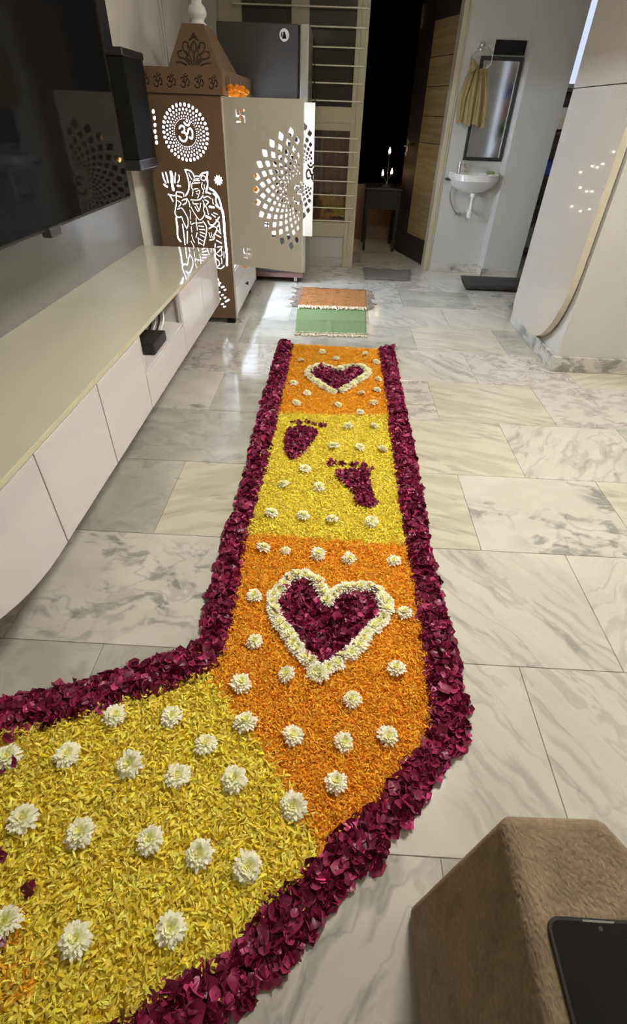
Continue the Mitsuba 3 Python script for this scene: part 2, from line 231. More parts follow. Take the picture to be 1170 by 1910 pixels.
mat('chrome', (0.75, 0.75, 0.76), 0.14, 0.5, 1.0)
mat('steel', (0.52, 0.50, 0.46), 0.32, 0.5, 0.9)
mat('white_plastic', (0.80, 0.79, 0.76), 0.35, 0.5)
mat('ceramic', (0.84, 0.83, 0.80), 0.08, 0.55)
mat('mandir_brown', (0.165, 0.098, 0.055), 0.42, 0.4)
mat('carved_brown', (0.040, 0.022, 0.013), 0.6, 0.3)
mat('laminate_cream', (0.57, 0.535, 0.45), 0.35, 0.4)
mat('mandir_inside', (0.82, 0.82, 0.82), 0.35, 0.4)
mat('fridge_grey', (0.052, 0.050, 0.047), 0.5, 0.35)
mat('fridge_base', (0.17, 0.09, 0.085), 0.5, 0.4)
mat('marigold_orange', (0.88, 0.30, 0.02), 0.6, 0.2)
mat('leaf_green', (0.06, 0.11, 0.03), 0.6, 0.3)
mat('flower_core', (0.74, 0.66, 0.22), 0.6, 0.2)
mat('soap_green', (0.18, 0.26, 0.10), 0.4, 0.4)
mat('curtain_brown', (0.13, 0.065, 0.04), 0.8, 0.2)
mat('glass_dark', (0.030, 0.028, 0.022), 0.12, 0.5)
scene['mirror_silver'] = {'type': 'twosided', 'bsdf': {'type': 'roughconductor', 'material': 'Ag', 'alpha': 0.01}}
def petal_mat(name, rough, spec, trans=0.0):
    scene[name] = {'type': 'twosided', 'bsdf': {'type': 'principled', 'base_color': {'type': 'mesh_attribute', 'name': 'vertex_color'}, 'roughness': rough, 'specular': spec}}
petal_mat('petal', 0.6, 0.25); petal_mat('rose', 0.38, 0.45)
scene['thin_petal'] = {'type': 'principledthin', 'base_color': {'type': 'mesh_attribute', 'name': 'vertex_color'}, 'roughness': 0.6, 'diff_trans': 0.28, 'eta': 1.35}
mat('set_dark', (0.010, 0.010, 0.011), 0.3, 0.3)
def wood(p, n, uv):
    g = fbm(p.z * 42 + 3 * fbm(uv.x * 3, p.z * 4, 1.0, 2), uv.x * 2.0, 3.0, 4)
    c = mix((0.32, 0.215, 0.095), (0.26, 0.165, 0.068), smoothstep(0.3, 0.7, g))
    return mix(c, (0.20, 0.12, 0.048), smoothstep(0.60, 0.8, fbm(p.z * 90, uv.x * 1.5, 8.0, 3)) * 0.5)
mat('wood_veneer', proc(wood), 0.55, 0.3)
def plush(p, n, uv):
    f = fbm(p.x * 260, p.y * 190, p.z * 90, 3); g = fbm(p.x * 26, p.y * 26, p.z * 10, 3)
    c = mix((0.19, 0.132, 0.086), (0.31, 0.228, 0.155), f)
    return c * (0.72 + 0.56 * g)
def plush_h(p, n, uv): return fbm(p.x * 420, p.y * 330, p.z * 160, 2)
mat('plush_brown', proc(plush), 0.9, 0.15, bump=proc(plush_h, 0.002), scale=0.0035, sheen=0.5)
def towel_c(p, n, uv):
    return mix((0.36, 0.285, 0.135), (0.28, 0.215, 0.095), fbm(p.x * 300, p.z * 300, p.y * 90, 2))
mat('towel_olive', proc(towel_c), 0.95, 0.1)
def rug_o(p, n, uv):
    s = fbm(p.x * 120, p.y * 14, 1.0, 3)
    return mix(mix((0.25, 0.105, 0.034), (0.36, 0.165, 0.062), s), (0.16, 0.075, 0.03), smoothstep(0.6, 0.75, fbm(p.x * 25, p.y * 60, 2.0, 2)))
def rug_g(p, n, uv):
    s = fbm(p.x * 160, p.y * 120, 1.0, 3)
    return mix((0.105, 0.16, 0.07), (0.19, 0.255, 0.125), s)
def rug_d(p, n, uv):
    s = fbm(p.x * 20, p.y * 140, 1.0, 3)
    return mix((0.10, 0.095, 0.085), (0.20, 0.19, 0.17), s)
mat('rug_orange', proc(rug_o), 0.95, 0.1); mat('rug_green', proc(rug_g), 0.95, 0.1); mat('rug_grey', proc(rug_d), 0.95, 0.1)
mat('fringe_cream', (0.72, 0.66, 0.52), 0.9, 0.1); mat('fringe_grey', (0.25, 0.2, 0.16), 0.9, 0.1)
mat('mat_black', (0.045, 0.044, 0.042), 0.5, 0.45)
def glow(r, g, b): return {'type': 'area', 'radiance': rgb(r, g, b)}

# ---------------------------------------------------------------- the room
H, YB, XL, XR, YF = 2.9, 7.05, -1.56, 4.2, -2.6
ST = dict(kind='structure')
fl = solo('floor', bx(XL, XR, YF, 9.3, -0.12, -0.005), 'grout', **ST)
rng = np.random.default_rng(7)
KNOWN = {(3, 1): 0, (3, 0): 2, (3, 2): 2, (2, 0): 1, (2, 1): 1, (1, 0): 1, (1, 1): 1, (4, 0): 2, (4, 1): 1, (5, 0): 4, (5, 1): 2, (5, 2): 4, (6, 0): 1, (6, 1): 4, (7, 1): 2, (7, 0): 3, (8, 0): 1,
         (2, -1): 0, (2, -2): 0, (3, -1): 2, (3, -2): 3, (4, -1): 3, (4, -2): 3, (5, -1): 3, (5, -2): 0, (1, -1): 3, (1, -2): 3, (0, 0): 3, (0, 1): 1, (7, -1): 3, (6, -1): 3}
TW, TH = 0.76435, 0.61
for k in range(-4, 15):
    for j in range(-4, 6):
        x0 = TW * j + (TW / 2 if k % 2 == 0 else 0); x1 = x0 + TW; y0, y1 = TH * k, TH * (k + 1)
        x0, x1, y0, y1 = max(x0, XL), min(x1, XR), max(y0, YF), min(y1, 9.2)
        if x1 - x0 < 0.03 or y1 - y0 < 0.03 or (y0 > YB + .2 and x1 < -.9) or (k < -1 and x0 > 2): continue
        g = 0.0010
        m = cbx(x0 + g, x1 - g, y0 + g, y1 - g, -0.012, 0.0, 0.0012)
        kind = KNOWN.get((k, j)); off = rng.uniform(-40, 40, 2); fx = rng.choice([-1, 1])
        if kind is None: kind = int(rng.choice([0, 1, 1, 2, 3, 3, 4]))
        else: rng.choice([0, 1])
        uv = m.vertices[:, :2] * np.array([fx, 1]) + off
        part(fl, 'tile', m, MARBLES[kind], uv=uv)
solo('ceiling', cat_(bx(XL, XR, YF, YB + .2, H, H + 0.1), bx(2.18, XR, YB + .2, 8.54, H, H + 0.1)), 'ceiling_white', **ST)
solo('wall_left', bx(XL - 0.12, XL, YF, YB, -0.1, H), 'wall_damp', **ST)
solo('wall_front', bx(XL, XR, YF - 0.12, YF, -0.1, H), 'wall_tan', **ST)
solo('wall_right', bx(XR, XR + 0.12, YF, 9.3, -0.1, H), 'wall_tan', **ST)
# back wall: window wall pieces, over the door, wash-basin wall
YW = YB + 0.2
solo('wall_back', cat_(bx(XL, -1.26, YB, YW, 0, H), bx(-1.26, 0.25, YB, YW, 0, 0.345), bx(-1.26, 0.25, YB, YW, 2.62, H), bx(0.25, 1.215, YB, YW, 2.62, H),
                       bx(1.215, 1.86, YB, YW, 0, H)), 'wall_white', **ST)
solo('wall_pier', bx(1.86, 2.30, 6.83, YW, 0, H), 'wall_white', **ST)
solo('wall_alcove', cat_(bx(2.30, 4.2, 8.42, 8.54, 0, H), bx(2.18, 2.30, YW, 8.54, 0, H)), 'wall_white', **ST)
solo('wall_column', bx(1.80, 3.3, 3.98, 5.15, 0, H), 'wall_white', **ST)
# lobby behind the door: a low parapet, open to the night above it
solo('wall_lobby', cat_(bx(XL, 1.62, 8.92, 9.04, -0.1, 0.72), bx(1.62, 1.74, YW, 9.04, -.1, 0.72)), 'wall_terracotta', **ST)
def skirt(name, x0, x1, y0, y1, h, off):
    m = cbx(x0, x1, y0, y1, 0, h, 0.004)
    solo(name, m, 'marble_smudge', uv=np.stack([m.vertices[:, 0] + m.vertices[:, 1] + off, m.vertices[:, 2]], 1), **ST)
skirt('baseboard_back', -0.9, 0.25, YB - 0.015, YB, 0.11, 3.1)
skirt('baseboard_basin', 1.25, 1.86, YB - 0.015, YB, 0.10, 9.4)
skirt('baseboard_pier', 1.845, 2.30, 6.815, 6.83, 0.10, 5.2)
skirt('baseboard_pier_side', 1.845, 1.86, 6.83, YB - 0.015, 0.10, 2.2)
skirt('baseboard_column', 1.78, 3.3, 3.955, 3.98, 0.118, 7.7)
skirt('baseboard_column_side', 1.775, 1.80, 3.955, 5.15, 0.118, 1.7)
# grey laminate wall behind the television
solo('trim_1', cbx(XL, -1.554, YF, 4.6, 0.0, H, 0.002), 'grey_laminate', **ST)
# lamps in the ceiling
for i, (x, y, s, L) in enumerate(LAMPS):
    t = thing('ceiling_lamp', ['square ceiling lamp panel over the middle of the room', 'small square ceiling lamp panel near the back wall', 'ceiling lamp panel behind the camera'][i], 'ceiling lamp')
    fr = cat_(bx(x - s - .02, x + s + .02, y - s - .02, y - s, H - .03, H), bx(x - s - .02, x + s + .02, y + s, y + s + .02, H - .03, H), bx(x - s - .02, x - s, y - s, y + s, H - .03, H), bx(x + s, x + s + .02, y - s, y + s, H - .03, H))
    part(t, 'frame', fr, 'white_plastic')
    v = np.array([(x - s, y - s, H - .02), (x - s, y + s, H - .02), (x + s, y + s, H - .02), (x + s, y - s, H - .02)])
    part(t, 'diffuser', (v, np.array([[0, 1, 2], [0, 2, 3]])), 'white_plastic', emitter=glow(*(WARM * L)))

t = thing('tube_light', 'white tube light high on the right wall', 'tube light')
x, y, z, ln, L = TUBE
part(t, 'batten', cbx(XR - .035, XR, y - ln / 2 - .03, y + ln / 2 + .03, z - .03, z + .03), 'white_plastic')
part(t, 'tube', tube([(x, y - ln / 2, z), (x, y + ln / 2, z)], 0.014, 10), 'white_plastic', emitter=glow(1.0 * L, .985 * L, .92 * L))

# ---------------------------------------------------------------- window with grill
wn = 'window_1'; labels[wn] = {'kind': 'structure'}; _count[wn] = 1
X = [-1.26, -1.03, -0.53, -0.352, 0.122, 0.25]
fy0, fy1 = YB - 0.03, YB + 0.06
fr = [cbx(X[0], X[1], fy0, fy1, .345, 2.62), cbx(X[2], X[3], fy0, fy1, .345, 2.62), cbx(X[4], X[5], fy0, fy1 + .1, .0, 2.62), cbx(X[4] + .05, X[5] - .03, fy0 - .012, fy0, .12, 2.62)]
for q in fr: part(wn, 'frame', q, 'frame_cream')
for a, b in ((X[1], X[2]), (X[3], X[4])):
    part(wn, 'rail', cat_(cbx(a, b, fy0, fy1, 1.383, 1.587), cbx(a, b, fy0 - .008, fy0, 1.45, 1.458, .001)), 'frame_cream')
    part(wn, 'rail', cbx(a, b, fy0, fy1, .345, .502), 'frame_cream')
    part(wn, 'rail', cbx(a, b, fy0, fy1, 2.52, 2.62), 'frame_cream')
    part(wn, 'pane', bx(a, b, YB + .02, YB + .026, 1.587, 2.52), 'glass_dark')
    scene[unique(wn + '__pane')] = mikit.ply(bx(a, b, YB + .02, YB + .024, .502, 1.383), {'type': 'thindielectric'})
for i, z in enumerate((2.474, 2.334, 2.196, 2.049, 1.913, 1.776, 1.634, 1.321, 1.197, 1.059, .922, .786, .656, .523)):
    x1 = X[5] - .015 if z > 1.45 else X[5] - .035
    if z in (2.196, 2.049): pts = [(-.395, YB - .035, z - .03), (-.335, YB - .07, z), (x1 - .02, YB - .07, z), (x1, YB - .045, z)]
    else: pts = [(-1.12, YB - .045, z), (-1.1, YB - .07, z), (x1 - .02, YB - .07, z), (x1, YB - .045, z)]
    part(wn, 'bar', tube(pts, 0.0065, 7), 'rod_paint', smooth=40)
# curtain seen through the lower panes, hung in the dark room
g = np.linspace(-1.2, 0.2, 141); yy = YW + 0.09 + 0.02 * np.sin(g * 60) + 0.012 * np.sin(g * 23)
V = np.vstack([np.c_[g, yy, g * 0 + .3], np.c_[g, yy, g * 0 + 1.45]]); n_ = len(g)
F = np.array([(i, i + 1, n_ + i + 1, n_ + i) for i in range(n_ - 1)])
solo('curtain', (V, F), 'curtain_brown', 'dark brown curtain behind the lower window panes', 'curtain', smooth=True)

# ---------------------------------------------------------------- door, frame
solo('trim_2', cat_(cbx(1.165, 1.215, YB - .02, YW, 0, 2.62), cbx(1.215, 1.235, YB - .014, YB, 0.0, 2.66)), 'frame_cream', **ST)
dn = 'door_1'; labels[dn] = {'kind': 'structure'}; _count[dn] = 1
hx, hy = 1.205, YW + .03; ex, ey = 0.885, 8.22
L_ = math.hypot(ex - hx, ey - hy); du = np.array([(ex - hx) / L_, (ey - hy) / L_, 0]); dnv = np.array([-du[1], du[0], 0])
def leaf(m): return onto(m, (hx, hy, 0), du, dnv, (0, 0, 1))
part(dn, 'leaf', leaf(cbx(0, L_, -.036, 0, .012, 2.58)), 'dark_frame')
zs = [.285, 1.284, 1.537, 1.803, 2.057, 2.36]; V0, V1 = L_ * .03, L_ * .61
for a, b in zip(zs[:-1], zs[1:]):
    m = leaf(cbx(V0, V1, 0, .006, a + .003, b - .003, .002)); part(dn, 'panel', m, 'wood_veneer', uv=np.c_[m.vertices[:, 1], m.vertices[:, 2]])
part(dn, 'handle', cat_(leaf(cbx(L_ - .09, L_ - .05, 0, .012, 1.12, 1.30)), leaf(tube([(L_ - .07, .012, 1.23), (L_ - .07, .05, 1.23), (L_ - .17, .05, 1.23)], .009)), leaf(tube([(L_ - .07, .012, 1.15), (L_ - .07, .03, 1.15)], .014))), 'steel', label='steel handle')
part(dn, 'bolt', leaf(cbx(L_ - .06, L_ - .03, 0, .02, 2.32, 2.52)), 'steel')
# ---------------------------------------------------------------- home shrine
MX0, MX1, MY0, MY1, MZ0, MZ1 = -1.435, -0.855, 4.715, 6.08, 0.055, 1.61
OM = [[(-.42, .30), (-.31, .43), (-.13, .41), (-.05, .27), (-.14, .12), (-.27, .08)], [(-.27, .08), (-.06, .05), (.05, -.13), (-.02, -.34), (-.22, -.43), (-.41, -.35), (-.49, -.18)],
      [(.0, .0), (.14, .05), (.21, .24), (.34, .31), (.46, .18), (.47, -.06), (.38, -.26), (.24, -.2)], [(-.04, .62), (.08, .50), (.24, .49), (.36, .63)]]
def om_shape(cx, cz, s, w=.12):
    g = [stroke([(cx + x * s, cz + z * s) for x, z in p], w * s) for p in OM]
    return unary_union(g + [Point(cx + .16 * s, cz + .72 * s).buffer(.075 * s, quad_segs=4)])
def swastika(cx, cz, s):
    a = [[(0, -1), (0, 1)], [(-1, 0), (1, 0)], [(0, 1), (1, 1)], [(1, 0), (1, -1)], [(0, -1), (-1, -1)], [(-1, 0), (-1, 1)]]
    return unary_union([LineString([(cx + x * s, cz + z * s) for x, z in p]).buffer(s * .17, quad_segs=2) for p in a])
def drop(cx, cz, r, a, ang, k=1.25, n=10):
    """petal-shaped hole, long axis pointing along ang"""
    t = np.linspace(0, 2 * math.pi, n, endpoint=False)
    x, y = a * k * np.cos(t), a * np.sin(t)
    return Polygon(np.c_[cx + x * math.cos(ang) - y * math.sin(ang), cz + x * math.sin(ang) + y * math.cos(ang)])
def diamond(cx, cz, a, ang):
    p = [(1.3, 0), (.55, .62), (0, .95), (-.55, .62), (-1.15, 0), (-.55, -.62), (0, -.95), (.55, -.62)]
    return Polygon([(cx + a * (x * math.cos(ang) - y * math.sin(ang)), cz + a * (x * math.sin(ang) + y * math.cos(ang))) for x, y in p])
mc = thing('home_shrine', 'brown wooden home shrine with lit cut-out side panel and cream doors open', 'shrine')
cx, cz = -1.137, 1.39
holes = [om_shape(cx + .002, cz - .005, .105)]
for j, (R_, n_, a) in enumerate([(.163, 34, .0098), (.137, 34, .0074), (.116, 34, .0058), (.098, 34, .0045), (.084, 42, .0032)]):
    for i in range(n_):
        g = 2 * math.pi * (i + .5 * (j % 2)) / n_
        holes.append(drop(cx + R_ * math.cos(g), cz + R_ * math.sin(g), 0, a, g))
for w, p in STROKES: holes.append(stroke(p, w * .92, 4))
for x, z in LOTUS: holes.append(drop(x, z, 0, .0085, .5, 1.7))
for x, z in LEFTDOTS: holes.append(drop(x, z, 0, .011, 1.2))
dx, dz = DAISY[0]
for i in range(10):
    g = i * math.pi / 5; holes.append(drop(dx + .022 * math.cos(g), dz + .022 * math.sin(g), 0, .0062, g, 2.2))
holes.append(Point(dx, dz).buffer(.007, quad_segs=3))
plate = sbox(MX0, MZ0, MX1, MZ1).difference(unary_union(holes).buffer(0))
part(mc, 'side_panel', xzplate(plate, MY0, MY0 + .009), 'mandir_brown')
part(mc, 'light_sheet', bx(MX0 + .02, MX1 - .02, MY0 + .012, MY0 + .016, .12, 1.59), 'white_plastic', label='glowing white sheet behind the cut-outs', emitter=glow(*(COOL * STENCIL_GLOW)))
for q in (cbx(MX1 - .02, MX1 + .012, MY0 + .001, MY0 + .03, MZ0, MZ1), cbx(MX1 - .02, MX1 + .002, MY1 - .03, MY1, MZ0, MZ1)): part(mc, 'edge_strip', q, 'laminate_cream', label='cream edge strip')
part(mc, 'body', cat_(bx(MX0, MX1 - .02, MY1 - .02, MY1, MZ0, MZ1), bx(MX0, MX0 + .015, MY0 + .01, MY1, MZ0, MZ1), bx(MX0, MX1 - .005, MY0 + .02, MY1, .435, .455), bx(MX0, MX1 - .02, MY0 + .02, MY1, MZ0, MZ0 + .02), bx(MX0, MX1, MY0 + .02, MY1, MZ1 - .015, MZ1)), 'mandir_inside', label='white inside of the shrine')
for a, b, z0, z1 in ((MY0 + .034, MY1 - .034, .295, .43), (MY0 + .034, MY1 - .034, .062, .29)):
    d = part(mc, 'drawer', cbx(MX1 - .02, MX1, a, b, z0, z1, .002), 'mandir_inside', label='white drawer')
    yk = 5.35 if z0 < .2 else 6.0
    part(d, 'knob', onto(lathe([(0, 0), (.009, 0), (.009, .012), (.017, .017), (.017, .026), (0, .028)], 14), (MX1, yk, (z0 + z1) / 2 + .02), (0, 1, 0), (0, 0, 1), (1, 0, 0)), 'black_plastic', smooth=40, label='black knob')
for x in (MX0 + .03, MX1 - .09):
    for y in (MY0 + .03, MY1 - .38): part(mc, 'foot', cbx(x, x + .07, y, y + .07, 0, MZ0), 'black_matte', label='black foot')
# cornice with a row of carved signs
cy0 = MY0 - .022
ch = [om_shape(x, 1.672, .062, .13) for x in (-1.385, -1.29, -1.195, -1.098, -.998, -.898)]
cor = part(mc, 'cornice', bx(MX0 - .01, MX1 + .016, cy0 + .006, MY1 + .02, MZ1 + .004, 1.742), 'carved_brown')
part(cor, 'face', xzplate(sbox(MX0 - .012, MZ1 + .002, MX1 + .02, 1.744).difference(unary_union(ch)), cy0, cy0 + .006), 'mandir_brown')
part(cor, 'side', yzplate(sbox(cy0 + .006, MZ1 + .002, MY1 + .02, 1.744).difference(unary_union([om_shape(y, 1.672, .062, .13) for y in np.arange(4.85, 6.1, .12)])), MX1 + .016, MX1 + .022), 'mandir_brown')
part(cor, 'top', bx(MX0 - .012, MX1 + .022, cy0, MY1 + .02, 1.744, 1.752), 'mandir_brown')
# tapering roof with carved front
zb, zt = 1.752, 1.985
B = [(-1.215, 4.74), (-.852, 4.74), (-.852, 5.50), (-1.215, 5.50)]; C_ = [(-1.118, 4.86), (-.968, 4.86), (-.968, 5.16), (-1.118, 5.16)]
roof = trimesh.Trimesh([(x, y, zb) for x, y in B] + [(x, y, zt) for x, y in C_]).convex_hull
rf = part(mc, 'roof', roof, 'mandir_brown')
o = np.array([(B[0][0] + B[1][0]) / 2, 4.74, zb]); ez_ = np.array([0, .12, zt - zb]); hgt = np.linalg.norm(ez_); ez_ /= hgt; nrm = np.array([0, -ez_[2], ez_[1]])
orn = [[(0, .02), (0, .08), (-.02, .12), (0, .155), (.02, .12), (0, .08)], [(-.012, .02), (-.03, .07), (-.07, .10), (-.075, .145), (-.045, .15), (-.04, .12)], [(.012, .02), (.03, .07), (.07, .10), (.075, .145), (.045, .15), (.04, .12)],
       [(-.03, .02), (-.06, .05), (-.10, .06), (-.11, .09), (-.085, .10)], [(.03, .02), (.06, .05), (.10, .06), (.11, .09), (.085, .10)], [(-.05, .015), (-.09, .03), (-.12, .03)], [(.05, .015), (.09, .03), (.12, .03)],
       [(-.055, .06), (-.03, .10), (-.035, .13)], [(.055, .06), (.03, .10), (.035, .13)], [(-.02, .03), (-.045, .055)], [(.02, .03), (.045, .055)], [(-.03, .165), (0, .18), (.03, .165)]]
og = unary_union([stroke(p, .008) for p in orn] + [Polygon([(-.022, .185), (.022, .185), (0, .21)])])
part(rf, 'ornament', onto(extr(og, .003), o + nrm * .0005, (1, 0, 0), ez_, nrm), 'carved_brown', label='dark carved leaf ornament')
prof = [(0, 0), (.058, 0), (.058, .012), (.044, .022), (.042, .032), (.062, .055), (.066, .075), (.055, .10), (.036, .112), (.034, .125), (.046, .138), (.044, .15), (.02, .17), (.008, .20), (0, .205)]
part(rf, 'finial', lathe(prof, 28, (-1.035, 5.01, zt)), 'ceramic', smooth=50, label='white pot-shaped finial')
# two doors, each with half of a pierced rosette
def shrine_door(hx, hy, ex, ey, side):
    L = math.hypot(ex - hx, ey - hy); u = np.array([(ex - hx) / L, (ey - hy) / L, 0]); v = np.array([-u[1], u[0], 0])
    hs, r0 = [], .372
    for k in range(8):
        R_ = r0 * .855 ** k
        for i in range(28):
            g = 2 * math.pi * (i + .5 * (k % 2)) / 28 + math.pi / 2
            if math.cos(g) < -.03: hs.append(diamond(L - .012 + R_ * math.cos(g), 1.06 + R_ * math.sin(g), .0255 * R_ / r0 + .0012, g))
    om = om_shape(L - .01, 1.05, .13, .13) if side > 0 else shapely.affinity.scale(om_shape(L - .01, 1.05, .13, .13), -1, 1, origin=(L - .01, 1.05))
    hs += [om, swastika(.135, 1.50, .033), swastika(.135, .605, .033)]
    pl_ = sbox(0, .505, L, 1.605).difference(unary_union([h for h in hs])).intersection(sbox(0, .505, L, 1.605))
    m = onto(extr(pl_, .014), (hx, hy, 0), u, (0, 0, 1), -v)
    d = part(mc, 'door', m, 'laminate_cream', label='cream door pierced with half a rosette')
    hm = rbx(-.012, .012, -.012, .012, -.035, .035, .011)
    for sgn in (-1,): 
        part(d, 'handle', onto(hm, (hx + u[0] * (L - .055), hy + u[1] * (L - .055), .575), u, v * 1.0, (0, 0, 1)), 'black_plastic', smooth=40, label='black handle')
import shapely.affinity
shrine_door(-.842, 4.735, -.245, 4.552, 1)
shrine_door(-.842, 6.085, -.232, 6.095, -1)
led = part(mc, 'light_strip', onto(bx(-.42, .42, -.022, .022, 0, .012), (-1.385, 5.32, 1.555), (0, 1, 0), (.707, 0, .707), (.707, 0, -.707)), 'white_plastic', label='white light strip inside the shrine', emitter=glow(*(COOL * MANDIR_LED)))
# marigold garland over the door, each bloom a part
rng = np.random.default_rng(21)
def puff(r, seed):
    m = trimesh.creation.icosphere(subdivisions=2, radius=r); v = m.vertices; k = meshkit.noise(v / r * 3.2, seed); m.vertices = v * (0.72 + .55 * k)[:, None] * np.array([1, 1, .8]); return m
PUFF = [mikit.ply(puff(.024, s), 'marigold_orange', False) for s in range(3)]
ga = thing('marigold_garland', 'orange marigold garland hung over the top of the cream shrine door', 'garland')
pts = [(-.80, 4.86, 1.64), (-.76, 4.85, 1.655), (-.72, 4.84, 1.65), (-.685, 4.83, 1.635), (-.79, 4.80, 1.615), (-.75, 4.79, 1.62), (-.70, 4.78, 1.61), (-.81, 4.9, 1.66), (-.765, 4.9, 1.66)]
pts += [(-.645 + .006 * math.sin(z * 30), 4.765, z) for z in np.arange(1.58, .84, -.044)] + [(-.675 + .005 * math.sin(z * 40), 4.765, z + .02) for z in np.arange(1.22, .86, -.05)] + [(-.725, 4.76, z) for z in np.arange(1.57, 1.40, -.042)]
th = part(ga, 'thread', cat_(tube([(-.80, 4.9, 1.655), (-.72, 4.84, 1.65), (-.66, 4.78, 1.62), (-.645, 4.76, 1.56), (-.645, 4.76, .86)], .002, 5), tube([(-.75, 4.79, 1.62), (-.725, 4.76, 1.57), (-.725, 4.76, 1.41)], .002, 5)), 'leaf_green')
for i, p in enumerate(pts):
    part(ga, 'bloom', {**PUFF[i % 3], 'to_world': T().translate(list(map(float, p))).rotate([0, 0, 1], float(rng.uniform(0, 360))).scale(float(rng.uniform(.85, 1.1)))}, None)
k = thing('marigold', 'single orange marigold hanging in front of the white shrine drawers', 'flower')
part(k, 'bloom', {**PUFF[1], 'to_world': T().translate([-.832, 5.20, .395])}, None); part(k, 'thread', tube([(-.832, 5.20, .40), (-.834, 5.19, .45), (-.845, 5.18, .458)], .002, 5), 'fringe_cream')

# ---------------------------------------------------------------- refrigerator behind the shrine
fx0, fx1, fyy, fz0, fz1 = -1.128, -.40, 6.16, .12, 2.13
fr = thing('refrigerator', 'tall dark grey refrigerator standing between the shrine and the window', 'refrigerator')
part(fr, 'body', rbx(fx0, fx1, fyy, 6.86, fz0, fz1, .012), 'fridge_grey', smooth=35)
part(fr, 'gasket', bx(fx1, fx1 + .014, fyy + .012, 6.84, fz0 + .01, fz1 - .01), 'black_matte')
part(fr, 'door', rbx(fx1 + .014, -.302, fyy - .004, 6.86, .75, fz1 + .006, .012), 'steel', smooth=35, label='silver upper door seen edge on')
part(fr, 'door', rbx(fx1 + .014, -.302, fyy - .004, 6.86, fz0, .742, .012), 'steel', smooth=35, label='silver lower door seen edge on')
em = part(fr, 'sticker', onto(lathe([(0, 0), (.040, 0), (.043, .002), (.040, .004), (0, .004)], 28), (-.525, fyy, 2.055), (1, 0, 0), (0, 0, 1), (0, -1, 0)), 'white_plastic', label='round pale sticker with a dark figure')
fig = unary_union([Point(0, .012).buffer(.009), Polygon([(-.02, -.024), (.02, -.024), (.012, .006), (-.012, .006)]), LineString([(-.026, -.008), (-.02, .016)]).buffer(.004)])
part(em, 'figure', onto(extr(fig, .001), (-.525, fyy - .0041, 2.055), (1, 0, 0), (0, 0, 1), (0, -1, 0)), 'black_matte')
part(fr, 'stand', cat_(bx(fx0 + .02, -.33, fyy + .02, 6.84, .062, .118)), 'fridge_base', label='dull maroon stand')
for x in (fx0 + .08, -.42):
    for y in (fyy + .06, 6.78): part(fr, 'foot', lathe([(0, 0), (.03, 0), (.035, .01), (.022, .02), (.02, .063), (0, .063)], 14, (x, y, 0)), 'chrome', smooth=40)
c = smooth_line([(-.30, 6.84, 1.98), (-.27, 6.9, 1.85), (-.285, 6.92, 1.72), (-.262, 6.9, 1.60), (-.29, 6.9, 1.50), (-.28, 6.92, 1.3)], 6)
solo('power_cable', tube(c, .006, 6), 'black_plastic', 'thin black cable hanging beside the refrigerator in front of the window', 'cable', smooth=True)

# ---------------------------------------------------------------- wash basin corner
bs = thing('wash_basin', 'small white wall-hung wash basin under the framed mirror', 'wash basin')
bcx, bw, bd = 1.565, .275, .33
th_ = np.linspace(0, math.pi, 25); out = np.c_[np.sign(np.cos(th_)) * np.abs(np.cos(th_)) ** .7, -np.sin(th_) ** .75]
prof = [(.18, .35, .865), (.55, .60, .885), (.80, .80, .925), (.93, .94, .975), (1, 1, .99), (1.0, 1.0, 1.045), (.97, .97, 1.052), (.90, .89, 1.05), (.80, .80, 1.02), (.55, .62, .96), (.2, .3, .935)]
V, F = [], []; n_ = len(th_)
for a, b, z in prof: V += [(bcx + bw * a * x, YB - .002 + bd * b * y * 1.0, z) for x, y in out]
for i in range(len(prof) - 1):
    for j in range(n_):
        j2 = (j + 1) % n_; F += [(i * n_ + j, i * n_ + j2, (i + 1) * n_ + j2), (i * n_ + j, (i + 1) * n_ + j2, (i + 1) * n_ + j)]
for base, fl_ in ((0, 0), ((len(prof) - 1) * n_, 1)):
    V.append(tuple(np.mean(V[base:base + n_], axis=0))); c_ = len(V) - 1
    F += [(c_, base + (j + 1) % n_, base + j) if not fl_ else (c_, base + j, base + (j + 1) % n_) for j in range(n_)]
m = trimesh.Trimesh(V, F, process=False); m.fix_normals(); part(bs, 'bowl', m, 'ceramic', smooth=35)
part(bs, 'bracket', cat_(cbx(bcx - bw - .035, bcx - bw + .03, YB - .10, YB, .975, .995)), 'black_plastic', label='dark bracket under the left rim')
part(bs, 'drain', cat_(lathe([(0, .70), (.026, .70), (.026, .72), (.02, .73), (.02, .82), (.034, .83), (.034, .868), (0, .868)], 18, (bcx + .02, YB - .13, 0)), lathe([(0, .615), (.022, .62), (.03, .65), (.03, .69), (.022, .70), (0, .70)], 18, (bcx + .02, YB - .13, 0)), tube([(bcx + .02, YB - .13, .69), (bcx + .02, YB - .06, .69), (bcx + .02, YB, .68)], .016, 10)), 'white_plastic', smooth=40, label='white drain trap')
part(bs, 'hose', tube(smooth_line([(1.375, YB - .05, .99), (1.335, YB - .05, .86), (1.37, YB - .04, .75), (1.44, YB - .03, .66), (1.47, YB - .03, .645)], 8), .007, 8), 'steel', smooth=True)
part(bs, 'valve', cat_(tube([(1.47, YB - .0, .645), (1.47, YB - .07, .645)], .015, 12), tube([(1.43, YB - .05, .645), (1.51, YB - .05, .645)], .012, 10), lathe([(0, 0), (.024, 0), (.024, .014), (0, .016)], 14, (1.47, YB - .06, .66))), 'chrome', smooth=40)
t = thing('tap', 'chrome tap on the left of the white wash basin', 'tap')
